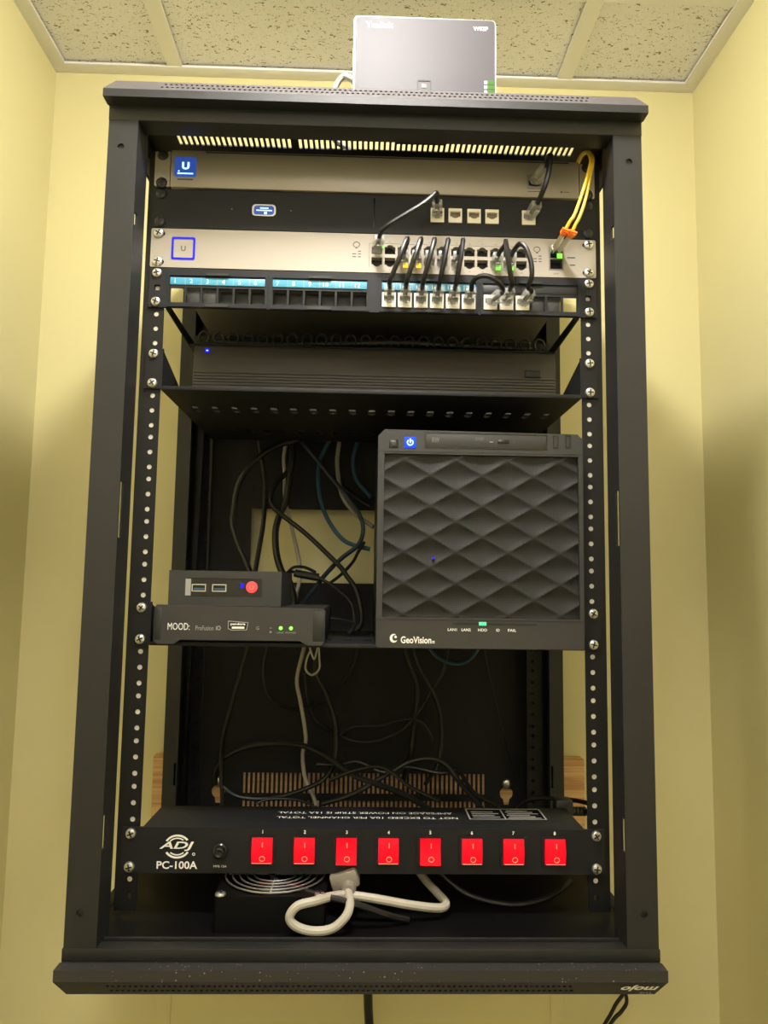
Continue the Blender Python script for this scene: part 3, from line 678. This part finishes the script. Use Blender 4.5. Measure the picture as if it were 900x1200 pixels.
# quilted mesh: concave diamonds
g = G(); gx0, gx1, gz0, gz1 = 13.2, 214.6, -500.8, -333.4
DX, DZ = 53.8, 31.8; cx0, cz0 = 114.6, -354.7
def hgt(x, z):
    a = ((x - cx0) / DX + (z - cz0) / DZ); b = ((x - cx0) / DX - (z - cz0) / DZ)
    fa = abs((a % 1.0) - 0.5) * 2; fb = abs((b % 1.0) - 0.5) * 2      # 1 on the diamond edges, 0 mid
    return SY + 1.5 + 3.6 * (1 - fa ** 2) ** 0.8 * (1 - fb ** 2) ** 0.8
NX, NZ = 150, 140
for j in range(NZ + 1):
    for i in range(NX + 1):
        x = gx0 + (gx1 - gx0) * i / NX; z = gz0 + (gz1 - gz0) * j / NZ
        g.V.append((x, hgt(x, z), z))
for j in range(NZ):
    for i in range(NX):
        a = j * (NX + 1) + i; g.F.append((a, a + 1, a + NX + 2, a + NX + 1)); g.MI.append(0)
part('mesh_grille', g, GRILLE, sv, 'black perforated mesh quilted in diamonds')
part('reset_button', G().box(17.6, 27.2, SY - 0.5, SY, -327.4, -318.8, 0.4), GLOSSB, sv)
part('reset_key', G().box(20.0, 25.0, SY - 0.9, SY - 0.5, -325.4, -320.8, 0.3), PLASTG, sv)
pw = part('power_button', G().box(33.4, 45.4, SY - 0.7, SY, -327.2, -315.6, 0.4), LEDB2, sv, 'square glowing blue power button')
part('symbol', G().tube([(39.4 + 2.9 * math.cos(math.radians(a)), SY - 1.0, -321.6 + 2.9 * math.sin(math.radians(a))) for a in range(125, 416, 29)], 0.7, 5, raw=True).box(38.8, 40.2, SY - 1.5, SY - 0.8, -322, -317.6), LEDBW, pw)
dv = part('disc_drive', G().prism(rect(54.5, 182.5, -326.6, -310.4), 'xz', SY - 0.6, SY, [rect(56, 181, -325.2, -311.8)]), GLOSSB, sv)
part('drive_face', G().box(56, 181, SY - 0.5, SY + 0.5, -325.2, -311.8, 0.3), PLASTG, dv)
part('eject_button', G().box(130.4, 142.4, SY - 1.3, SY - 0.5, -320.6, -316.8, 0.3), GLOSSB, dv)
part('indicator', G().box(122, 125.6, SY - 0.7, SY - 0.5, -319.8, -319.0), TXTG, dv)
part('indicator', G().box(146.5, 148.2, SY - 0.7, SY - 0.5, -320, -318.6), TXTK, dv)
part('lettering', text_g('DVD', 111.5, -316.3, 9, 3.0, SY - 0.62, bold=0.02, shear=0.2), TXTM, dv)
part('lettering', text_g('RW', 66, -318.2, 8, 5.5, SY - 0.62, bold=0.05), TXTM, dv)
for x in (191.2, 204.0):
    us = part('usb_port', G().prism(rect(x - 2.8, x + 2.8, -324.2, -310.4), 'xz', SY - 0.7, SY, [rect(x - 1.9, x + 1.9, -323, -311.6)]), GLOSSB, sv)
    part('usb_tongue', G().box(x - 0.4, x + 0.9, SY - 0.5, SY - 0.1, -321.5, -313), PLASTG, us)
for xx, s in ((84.2, 'LAN1'), (98.2, 'LAN2'), (115.0, 'HDD'), (130.6, 'ID'), (145.0, 'FAIL')):
    txt(s, xx, -512.6, {'ID': 3.4, 'FAIL': 8.4}.get(s, 9.2), 2.7, SY - 0.15, TXTW, sv, 0.015)
part('light_bar', G().box(84, 170, SY - 0.3, SY, -507.6, -505.6), HOLE, sv)
slab(115, -506.4, 7.6, 3.6, SY - 0.2, LEDT, 'led', sv, 0.5, 0.2, label='lit green status light')
slab(64.6, -440.7, 2.6, 1.8, SY + 3, LEDB, 'led', sv, 3.0, label='tiny blue light behind the mesh')
txt('GeoVision', 47.6, -523.4, 31, 7.0, SY - 0.15, TXTW, sv, 0.025)
slab(65.2, -524.6, 2.6, 0.8, SY, TXTW, 'caption_print', sv, 0.15); slab(65.2, -526.0, 2.6, 0.8, SY, TXTW, 'caption_print', sv, 0.15)
g = G(); A_ = [(25.0 + 4.0 * math.cos(math.radians(a)), -522.0 + 4.4 * math.sin(math.radians(a))) for a in range(70, 321, 25)]
B_ = [(26.3 + 2.7 * math.cos(math.radians(a)), -521.6 + 3.0 * math.sin(math.radians(a))) for a in range(320, 69, -25)]
part('logo_mark', g.prism(A_ + B_, 'xz', SY - 0.3, SY).prism(circ(26.9, -520.7, 1.3), 'xz', SY - 0.3, SY), TXTW, sv)
for k in range(9):
    part('side_vent', G().box(7.1, 7.6, 20 + k * 9, 24 + k * 9, -440, -405), HOLE, sv)

# ------------------------------------------------------------------ unit 17: switched power strip
ps = thing('power_strip', 'black rack power strip with eight glowing red rocker switches', 'power strip', (0, 30, uz(18)))
zt = uz(17); zb = uz(18)
part('front_panel', G().prism(rect(-241.3, 241.3, zb + 0.6, zt - 0.4), 'xz', -3, 0, ovals(17, 5.5, 3.4)), PANELB, ps)
part('case', G().box(-222, 222, 0, 72, zb + 2, zt - 0.6, 0.8), PANELB, ps)
ear_screws(17, ps, y=-3)
SWX = [-102.4 + 41.85 * k for k in range(8)]
for k, x in enumerate(SWX):
    zc = -732.8
    bz = part('rocker_switch', G().prism(rect(x - 13.4, x + 13.4, -746.8, -718.6), 'xz', -4.6, -3, [rect(x - 10.6, x + 10.6, -745.2, -720.2)]), PANELB, ps)
    up = k not in (2, 4)
    prof = [(-3, -745), (-5.2, -745), (-8.2 if up else -5.0, -733), (-5.2 if up else -8.6, -720.6), (-3, -720.6)]
    if k in (2, 4): prof = [(-3, -745), (-8.8, -745), (-5.2, -728.5), (-6.6, -720.6), (-3, -720.6)]
    part('rocker', G().prism(prof, 'yz', x - 10.2, x + 10.2), REDSW, bz, 'glowing red rocker')
    part('rocker_edge', G().tube([(x - 9.6, -6.4, -744.4), (x + 9.6, -6.4, -744.4)], 0.35, 4, raw=True), TXTR, bz)
    part('symbol', G().tube([(x + 0.6 + 2.6 * math.cos(a * math.pi / 6), -8.4, -739.4 + 2.4 * math.sin(a * math.pi / 6)) for a in range(12)], 0.4, 4, closed=True, raw=True), TXTR, bz)
    part('symbol', G().box(x + 0.1, x + 1.0, -8.6, -7.2, -728.6, -724.2), TXTR, bz)
    txt(str(k + 1), x, -715.2, None, 3.4, -3.15, TXTW, ps, 0.03)
# round logo and name
part('lettering', text_g('ADJ', -187.0, -729.4, 34, 9.0, -3.7, bold=0.02, shear=0.25), TXTW, ps, 'white round maker logo')
for R0, R1, a0, a1 in ((13.2, 11.2, 36, 150), (13.2, 11.2, 212, 330), (9.8, 8.6, 50, 140), (9.8, 8.6, 226, 314)):
    A_ = [(-186.5 + R0 * math.cos(math.radians(a0 + (a1 - a0) * k / 16)), -729.8 + R0 * 0.86 * math.sin(math.radians(a0 + (a1 - a0) * k / 16))) for k in range(17)]
    B_ = [(-186.5 + R1 * math.cos(math.radians(a1 + (a0 - a1) * k / 16)), -729.8 + R1 * 0.86 * math.sin(math.radians(a1 + (a0 - a1) * k / 16))) for k in range(17)]
    part('logo_ring', G().prism(A_ + B_, 'xz', -3.4, -3), TXTW, ps)
part('logo_mark', G().tube([(-170 + 1.2 * math.cos(a), -3.2, -737 + 1.2 * math.sin(a)) for a in [k * math.pi / 4 for k in range(8)]], 0.25, 4, closed=True, raw=True), TXTW, ps)
txt('PC-100A', -186, -747.4, 40, 7.4, -3.15, TXTW, ps, 0.02)
part('breaker', G().lathe([(7.6, 0), (7.6, -2.5), (6.6, -3.5), (5.2, -3.5), (5.0, -7.5), (3.8, -8.5), (2.0, -7.6)], (-144, -3, -733.6), 'y', 24), GLOSSB, ps)
txt('MFB 15A', -143.5, -748.4, 13, 2.0, -3.15, TXTW, ps)
part('lettering', merge(text_g('NOT TO EXCEED 10A PER CHANNEL TOTAL', 2, 32.5, 190, 6.2, zt - 0.45, 'topflip'), text_g('AMPERAGE ON POWER STRIP IS 15A TOTAL', 0, 49, 186, 6.2, zt - 0.45, 'topflip')), TXTW, ps, 'white warning print upside down')
stk = part('rating_label', G().box(109, 191, 29, 66, zt - 0.6, zt - 0.35), GLOSSB, ps)
part('label_frame', G().prism(rect(109, 191, 29, 66), 'xy', zt - 0.35, zt - 0.2, [rect(110.5, 146.8, 30.5, 64.5), rect(148.2, 189.5, 30.5, 64.5)]), TXTG, stk)
for k in range(6):
    part('label_line', G().box(151 + 2 * (k % 2), 186 - 5 * (k % 3), 33 + 5 * k, 35 + 5 * k, zt - 0.35, zt - 0.25), TXTG, stk)
for k in range(4):
    part('label_line', G().box(114, 143 - 5 * (k % 2), 36 + 6 * k, 38 + 6 * k, zt - 0.35, zt - 0.25), TXTG, stk)
part('strain_relief', G().box(212, 232, 74, 92, -722, -704, 3), PLASTB, ps)
for k in range(4): part('strain_relief', G().lathe([(5, 0), (5, 3)], (232 + 4.2 * k, 82, -718), 'x', 10), PLASTB, ps)

# ------------------------------------------------------------------ cordless-phone base on the roof of the rack
bz0 = 28.8
db = thing('phone_base_station', 'pearl grey cordless phone base standing on top of the rack', 'base station', (50, -12, bz0))
part('housing', G().prism(rrect(-27, 128, bz0, 148, 5, 5), 'xz', -22, 4), PLASTB, db)
part('front_plate', G().prism(rrect(-25.6, 126.6, bz0 + 1, 146.8, 4.5, 5), 'xz', -25, -22), DECT, db)
part('rim', G().prism(rrect(-27, 128, bz0, 148, 5, 5), 'xz', -24, -21.8, [rrect(-25.4, 126.4, bz0 + 1.2, 146.6, 4.5, 5)]), ZINC, db)
txt('Yealink', 0.5, 137.6, 30, 7, -25.15, TXTW, db, 0.02)
txt('W52P', 111, 137, 16, 4.6, -25.15, TXTW, db, 0.02)
part('page_button', G().prism(rrect(42, 57.5, 60, 75, 2), 'xz', -25.6, -25, [rrect(43.4, 56.1, 61.4, 73.6, 1.4)]), HOLE, db)
part('symbol', G().box(47, 52.5, -25.3, -25, 65.5, 70.5, 0.1), TXTM, db)
for z in (74.5, 69.0, 63.5):
    slab(122.5, z, 7.0, 4.4, -25, LEDGD, 'status_light', db, 0.3, label='green status light'); slab(116.5, z, 3.2, 3.2, -25, TXTW, 'symbol', db, 0.2)
part('rest', G().box(20, 80, 4, 22, bz0, bz0 + 14, 3), PLASTB, db)

cable([(-24, -6, 82), (-31, -8, 87), (-38, -6, 90), (-45, -2, 84), (-50, 4, 70), (-52, 12, 48), (-48, 22, 34), (-30, 40, 32), (0, 80, 32)], 3.4, CABPALE, 'pale network cable curling out from the left of the phone base')
# ------------------------------------------------------------------ cooling fan on the rack floor
fn = thing('cooling_fan', 'square black cooling fan with a wire guard on the rack floor', 'fan', (-90, 22, -797))
FX0, FX1, FY0, FY1, FZ = -143, -37, -36, 70, -764
hole = [(-90 + 49 * math.cos(2 * math.pi * k / 32), 15 + 49 * math.sin(2 * math.pi * k / 32)) for k in range(32)]
part('housing', G().prism(rrect(FX0, FX1, FY0, FY1, 4), 'xy', -797, FZ, [hole]), FLOORB, fn)
part('hub', G().lathe([(20, 0), (20, 24), (17, 27)], (-90, 15, -796), 'z', 24), PLASTB, fn)
for k in range(7):
    a = 2 * math.pi * k / 7; c, s_ = math.cos(a), math.sin(a); c2, s2 = math.cos(a + 0.55), math.sin(a + 0.55)
    V = [(-90 + 18 * c, 15 + 18 * s_, -792), (-90 + 47 * c, 15 + 47 * s_, -793), (-90 + 47 * c2, 15 + 47 * s2, -774), (-90 + 18 * c2, 15 + 18 * s2, -776)]
    g = G().add(V + [(p[0], p[1], p[2] + 1.5) for p in V], [(0, 1, 2, 3), (4, 7, 6, 5), (0, 4, 5, 1), (1, 5, 6, 2), (2, 6, 7, 3), (3, 7, 4, 0)])
    part('blade', g, GLOSSB, fn)
gd = part('wire_guard', G().tube([(-90 - 47, 15, FZ + 2), (-90 + 47, 15, FZ + 2)], 1.0, 6, raw=True).tube([(-90, 15 - 47, FZ + 2), (-90, 15 + 47, FZ + 2)], 1.0, 6, raw=True), ZINC, fn)
for r in (50, 43, 36, 29, 22):
    part('guard_ring', G().tube([(-90 + r * math.cos(2 * math.pi * k / 36), 15 + r * math.sin(2 * math.pi * k / 36), FZ + 3) for k in range(36)], 0.9, 6, closed=True, raw=True), ZINC, gd)
for x, y in ((-137, -32), (-43, -32), (-137, 62), (-43, 62)):
    place('screw', SCREW, (x, y, FZ), fn).rotation_euler = (math.radians(-90), 0, 0)

# ------------------------------------------------------------------ patch cords
def plug_mesh():
    g = G(); g.box(-5.6, 5.6, -22, 0, -4, 3.6, 0.8)
    g.add([(-2.6, -2, -4), (2.6, -2, -4), (2.6, -20, -8.5), (-2.6, -20, -8.5), (-2.6, -2, -5.2), (2.6, -2, -5.2), (2.6, -20, -9.7), (-2.6, -20, -9.7)], [(0, 1, 2, 3), (7, 6, 5, 4), (0, 4, 5, 1), (1, 5, 6, 2), (2, 6, 7, 3), (3, 7, 4, 0)])
    me = mesh_from(g, (0, 0, 0), 'plug'); me.materials.append(CLEAR); return me
PLUG = plug_mesh()
def cord(label, ends, mids, group='black patch cords', r=2.6, m=CABB):
    """ends: two (x, y, z, tilt, turn) sockets"""
    a, b = ends; t = thing('network_cable', label, 'cable', ((a[0] + b[0]) / 2, -30, min(a[2], b[2])), group)
    tails = []
    for e in ends:
        p = place('plug', PLUG, (e[0], e[1], e[2]), t); p.rotation_euler = (math.radians(e[3]), math.radians(e[5] if len(e) > 5 else 0), math.radians(e[4]))
        mx = Matrix.Rotation(math.radians(e[4]), 3, 'Z') @ Matrix.Rotation(math.radians(e[3]), 3, 'X')
        tails.append(((Vector(e[:3]) + mx @ Vector((0, -8, 0))), (Vector(e[:3]) + mx @ Vector((0, -24, 0)))))
    pts = [tails[0][0], tails[0][1]] + [Vector(q) for q in mids] + [tails[1][1], tails[1][0]]
    part('cable', G().tube(pts, r, 8, sub=6), m, t)
    return t
PZ = -163.2; LZ = -121.0
def jump(label, col, jk, peak_dx=2.5):
    x, j = PORTX[col], centres[jk]
    return cord(label, ((x, 1, LZ, -10, 0), (j, -2, PZ, -16, 0)),
         [(x + peak_dx, -33, -112.5), (x + peak_dx - 0.5, -39.5, -112.0), (x + (j - x) * 0.35 + 1, -44, -130), (x + (j - x) * 0.75, -40, -147), (j, -34, -155)])
jump('black patch cord from port with left amber light to jack 13', 2, 12)
jump('black patch cord from port with right amber light to jack 14', 3, 13)
jump('black patch cord dropping to the third white jack under the blue numbers', 4, 14)
jump('black patch cord dropping to the fourth white jack under the blue numbers', 5, 15)
jump('black patch cord dropping to the fifth white jack under the blue numbers', 6, 16)
jump('straight black patch cord from the left green-lit port to the patch panel', 9, 19, 4.5)
cord('widely arching black patch cord from the right green-lit port to the patch panel', ((PORTX[10], 1, LZ, -10, 0), (centres[20], -2, PZ, -12, 12)),
     [(147.5, -32, -114.5), (151, -38, -113), (156, -42, -120), (160.5, -44, -136), (161.5, -42, -150), (159.5, -34, -158)])
cord('short black cord looping sideways between jack 18 and the next jack', ((centres[17], -2, PZ, -14, 0), (centres[18], -2, PZ, -8, 22)),
     [(101.5, -32, -154), (106, -38, -150.5), (115, -42, -150.5), (125, -42, -155), (131.5, -38, -160)])
cord('black patch cord arching from the first switch port up to a white jack', ((PORTX[0], 1, -106.4, -14, 6), (67.3, -2, -66.3, -12, -6)),
     [(9, -32, -97), (26.3, -36, -86.5), (46, -38, -74.5), (57, -37, -65), (63, -36, -59)])
cord('dark grey patch cord from the top gateway down to a lone white jack', ((173.5, -4, -26, -20, 25), (167.5, -2, -66.3, -18, 14)),
     [(181, -34, -15), (183.5, -39, -16), (181, -43, -30), (177.5, -44, -46), (174, -38, -57)], m=CABB, r=2.8)
# yellow duplex fibre
fb = thing('fibre_cable', 'yellow twin fibre cord with orange clips plugged into the switch', 'cable', (205, -30, -112))
for k, (p0, p1, pts) in enumerate((((193.6, -4, -104), (196.5, -38, -100), [(196.5, -38, -100), (201, -43, -91), (206.5, -45, -82), (215.5, -45, -56), (222, -41, -35), (228, -31, -15), (230, -16, 3), (229.2, 0, 12), (229, 18, 14), (228.5, 45, 8)]),
                                   ((200.0, -4, -104.5), (203.5, -39, -102.5), [(203.5, -39, -102.5), (207.5, -43, -93), (212, -44, -84), (218.5, -43, -64), (224.5, -39, -38), (231.2, -29, -14), (233, -13, 5), (232, 3, 14), (231.5, 20, 16), (231, 46, 10)]))):
    part('strand', G().tube(pts, 1.75, 8), YEL, fb)
    d = Vector(p1) - Vector(p0)
    part('connector_boot', G().tube([p0, p1], 3.2, 4, raw=True), FIBG, fb)
    q = Vector(p1) + d * 0.12
    part('clip', G().tube([Vector(p1) - d * 0.02, q], 4.4, 6, raw=True).tube([q + Vector((-4, -3, 1)), q + Vector((4, -3, -2))], 1.8, 6, raw=True), ORA, fb)
part('connector_body', G().box(191.6, 204, -7, 4, -106.4, -100.6, 0.6), CABBL, fb)
part('connector_latch', G().box(190.8, 192.6, -12, -3, -106, -100.4, 0.4), ZINC, fb)

# ------------------------------------------------------------------ loose cables (each one its own thing)
cable([(-95, 262, -258), (-109, 262, -267), (-125, 258, -273), (-147, 250, -287), (-168, 245, -308), (-181, 242, -334), (-185, 240, -362), (-186, 238, -387), (-177, 232, -414), (-164, 222, -438), (-154, 205, -457), (-146, 190, -472)], 4.2, CABB, 'thick black cable bowing left above the mini computer')
cable([(-159, 270, -261), (-154, 270, -290), (-148, 268, -321), (-146, 262, -353), (-146, 250, -388), (-148, 235, -419), (-149, 212, -451), (-147, 195, -467)], 3.4, CABB, 'black cable hanging straight down behind the mini computer')
cable([(-121, 285, -260), (-124, 285, -289), (-122, 285, -312), (-121, 285, -341), (-116, 283, -364), (-109, 282, -390), (-101, 281, -421), (-96, 280, -446), (-97, 278, -467), (-100, 276, -483), (-99, 275, -500), (-90, 275, -525), (-83, 275, -538), (-88, 275, -560), (-96, 275, -599), (-91, 276, -627), (-85, 278, -658), (-82, 280, -683), (-86, 282, -700), (-84, 285, -726), (-79, 285, -742), (-71, 270, -751), (-64, 240, -756)], 2.7, CABW, 'long white cable running down the middle of the back panel')
cable([(-111, 275, -259), (-111, 272, -286), (-113, 268, -315), (-117, 262, -353), (-126, 255, -379), (-128, 245, -401), (-124, 232, -429), (-115, 215, -451), (-103, 195, -464), (-96, 180, -480), (-91, 162, -496)], 4.6, CABB, 'thick black cable crossing the left of the wall opening')
cable([(-110, 280, -267), (-110, 276, -296), (-121, 270, -315), (-132, 262, -329), (-137, 255, -345), (-134, 248, -361), (-116, 240, -377), (-87, 228, -399), (-59, 215, -424), (-37, 200, -445), (-28, 188, -457), (-16, 175, -473), (-9, 165, -495), (-8, 160, -516), (-16, 158, -526)], 3.4, CABB, 'black cable running diagonally down across the wall opening')
cable([(-58, 290, -258), (-71, 286, -288), (-74, 280, -318), (-69, 272, -350), (-57, 262, -379), (-37, 252, -405), (-17, 246, -415), (2, 242, -419)], 3.0, CABBL, 'blue cable curving down to the right into the server')
cable([(-44, 288, -258), (-47, 284, -291), (-43, 278, -324), (-36, 272, -347), (-18, 262, -370), (6, 250, -388)], 3.2, CABG, 'grey cable hanging between two blue cables')
cable([(-103, 280, -259), (-76, 272, -291), (-47, 262, -326), (-24, 252, -355), (-12, 246, -375), (-8, 240, -394), (-14, 232, -414), (-35, 225, -432), (-48, 218, -445), (-60, 205, -460), (-75, 190, -482), (-85, 172, -496)], 3.0, CABSL, 'slate blue cable bending back left behind the player box')
cable([(-17, 285, -258), (-24, 282, -288), (-19, 276, -318), (2, 262, -345)], 3.0, CABBL, 'short blue cable nearest the server')
cable([(-54, 296, -311), (-39, 292, -326), (-19, 284, -342), (2, 274, -356)], 2.6, CABB, 'short black cable sloping down behind the grey cable')
cable([(-6, 235, -410), (-14, 228, -424), (-21, 222, -438), (-36, 212, -455), (-52, 205, -468)], 2.2, CABB, 'thin black lead beside the server')
ad = thing('adapter_cable', 'black inline adapter lead beside the mini computer', 'cable', (-80, 188, -530))
part('adapter', G().tube([(-95, 188, -454), (-92, 188, -455), (-68, 190, -459), (-64, 190, -459.5)], 5.0, 10, raw=True), PLASTB, ad)
part('lead', G().tube([(-66, 190, -459), (-49, 182, -468), (-34, 172, -479), (-21, 160, -491), (-17, 150, -505), (-17, 145, -520), (-24, 140, -528)], 2.3, 8), CABB, ad)
part('lead', G().tube([(-92, 188, -454), (-101, 186, -453), (-107, 184, -459), (-103, 182, -453), (-95, 180, -447), (-82, 184, -447), (-68, 188, -453)], 2.0, 8), CABB, ad)
cable([(-46, 125, -508), (-49, 130, -509), (-32, 135, -511), (-17, 140, -515)], 1.5, CABB, 'thin black wire lying beside the player box')
cable([(-162, 265, -536), (-164, 265, -557), (-179, 268, -616), (-194, 272, -678), (-196, 275, -715), (-192, 270, -763), (-192, 265, -790)], 3.0, CABB, 'black cable slanting down to the left keyhole')
cable([(-206, 288, -745), (-206, 288, -735), (-204, 285, -722), (-189, 278, -704), (-158, 268, -689), (-117, 255, -682), (-77, 240, -683), (-47, 225, -694), (-13, 200, -710), (9, 180, -713), (48, 160, -722), (76, 140, -733)], 3.6, CABB, 'black cable arching over the left of the vent slots')
cable([(-138, 300, -545), (-146, 300, -583), (-142, 300, -616), (-125, 298, -636), (-96, 296, -642), (-63, 295, -633), (-35, 296, -609), (-18, 298, -581), (-12, 300, -548)], 1.9, CABB, 'thin black cable hanging in a wide loop below the player box')
cable([(-73, 262, -545), (-70, 262, -571), (-68, 266, -594), (-53, 270, -624), (-41, 270, -661), (-41, 265, -702), (-54, 250, -726), (-84, 235, -738), (-122, 220, -744), (-161, 215, -741), (-182, 220, -730)], 3.2, CABB, 'black cable sweeping left along the foot of the back panel')
cable([(-88, 308, -595), (-83, 308, -628), (-72, 307, -658), (-52, 304, -673), (-26, 300, -679)], 2.2, CABB, 'thin black cable curling beside the white cable')
cable([(93, 270, -679), (82, 272, -660), (62, 275, -652), (19, 280, -662), (-16, 284, -665), (-33, 285, -676), (-16, 286, -684), (10, 286, -685), (34, 284, -677), (53, 280, -666), (76, 275, -640), (93, 270, -609), (107, 268, -583), (115, 266, -540)], 1.9, CABB, 'thin black wire doubling back in the middle of the back panel')
cable([(49, 290, -540), (61, 290, -579), (73, 292, -613), (70, 294, -651), (64, 290, -698), (52, 250, -728)], 3.4, CABB, 'black cable hanging below the left of the server')
cable([(60, 255, -540), (72, 257, -580), (93, 258, -617), (103, 262, -654), (101, 262, -703), (80, 235, -729)], 2.8, CABB, 'black cable hanging below the middle of the server')
cable([(-53, 150, -731), (-16, 170, -725), (31, 195, -705), (58, 205, -693), (85, 212, -691), (105, 215, -700), (120, 210, -717), (143, 180, -740), (150, 160, -752)], 3.4, CABB, 'black cable humped over the right of the vent slots')
cable([(-46, 205, -718), (-14, 200, -704), (17, 188, -696), (35, 175, -701), (55, 165, -714), (89, 140, -724)], 2.4, CABB, 'black cable sloping over the middle of the power strip')
cable([(-64, 245, -707), (-31, 240, -706), (-9, 236, -701), (24, 228, -712), (56, 232, -706), (99, 225, -712), (122, 228, -709), (139, 195, -729), (167, 172, -738)], 2.6, CABB, 'wavy black cable lying behind the power strip')
cable([(-137, 200, -745), (-121, 205, -741), (-90, 205, -741), (-64, 195, -745)], 1.8, CABB, 'short black wire arching behind the first two switches')
cable([(70, 240, -535), (78, 240, -541), (89, 238, -558), (103, 236, -568), (123, 235, -572), (140, 236, -565), (154, 238, -546), (158, 238, -536)], 2.2, CABBL, 'dark blue cable sagging just below the server shelf')
cable([(168, 308, -539), (174, 308, -580), (189, 308, -642), (210, 306, -720), (216, 302, -741)], 0.9, CABB, 'very thin black wire down to the right keyhole')
cable([(-79, 246, -538), (-78, 246, -550), (-71, 246, -569), (-66, 246, -552), (-64, 246, -569), (-64, 246, -582), (-73, 246, -590), (-82, 246, -583), (-81, 246, -569), (-76, 246, -557)], 1.4, CABPALE, 'pale looped tie hanging under the lower shelf')
cable([(244, 82, -718), (250, 70, -714), (253, 55, -708), (249, 66, -706), (238, 88, -708), (220, 110, -712), (197, 140, -722), (180, 160, -745)], 2.6, CABB, 'black supply cord leaving the back of the power strip')
cable([(-190, 110, -176), (-120, 116, -175), (-40, 112, -174), (40, 110, -172), (120, 114, -173), (200, 112, -175)], 4.0, CABB, 'black cable resting in the clips behind the patch panel')
wc = thing('white_power_cable', 'white cord looped on the rack floor with a beige plug', 'cable', (0, 0, -797))
part('cord', G().tube([(44, 60, -750), (50, 56, -762), (63, 42, -776), (75, 20, -782), (82, 5, -786), (74, -6, -786), (46, -12, -781), (15, -14, -775), (-16, -14, -771), (-32, -26, -767.5), (-46, -40, -766), (-63, -44, -769), (-70, -45, -779), (-63, -45, -787), (-47, -45, -791), (-30, -44, -789), (-18, -41, -780), (-14, -34, -772), (-16, -16, -768), (-16, -6, -768)], 4.2, 10), CABW, wc)
g = G().box(-34, -6, -8, 22, -770, -752, 3); c = Vector((-20, 6, -761)); g.xf(Matrix.Translation(c) @ Matrix.Rotation(math.radians(-18), 4, 'Y') @ Matrix.Translation(-c))
part('plug', g, CLEARW, wc); part('plug_collar', G().lathe([(8, 8), (8, 0), (6, -8)], (-16, -8, -767), 'y', 14), CLEARW, wc)
cable([(-97, 10, -754), (-86, -2, -763), (-49, -26, -765), (-23, -30, -769), (2, -28, -777), (22, -24, -785), (43, -16, -793)], 3.0, CABB, 'black cord crossing over the white cord on the rack floor')
cable([(75, 40, -765), (107, 28, -786), (154, 20, -793), (195, 30, -788), (221, 50, -780)], 2.6, CABB, 'black cord sagging on the right of the rack floor')
cable([(8, 300, -834), (9, 300, -960), (10, 300, -1029), (12, 300, -1062), (19, 300, -1159), (24, 300, -1400)], 6.0, CABB, 'thick black cord hanging below the middle of the rack')
cable([(322, 300, -880), (345, 295, -980), (358, 294, -1008), (364, 294, -1029), (356, 294, -1043), (341, 294, -1059), (311, 294, -1114), (300, 294, -1300)], 2.6, CABB, 'thin black wire looping out below the right corner of the rack')
cable([(385, 320, -960), (379, 318, -1007), (367, 316, -1031), (351, 315, -1053), (324, 314, -1117), (320, 314, -1300)], 2.6, CABB, 'thin black wire slanting straight down below the right corner of the rack')
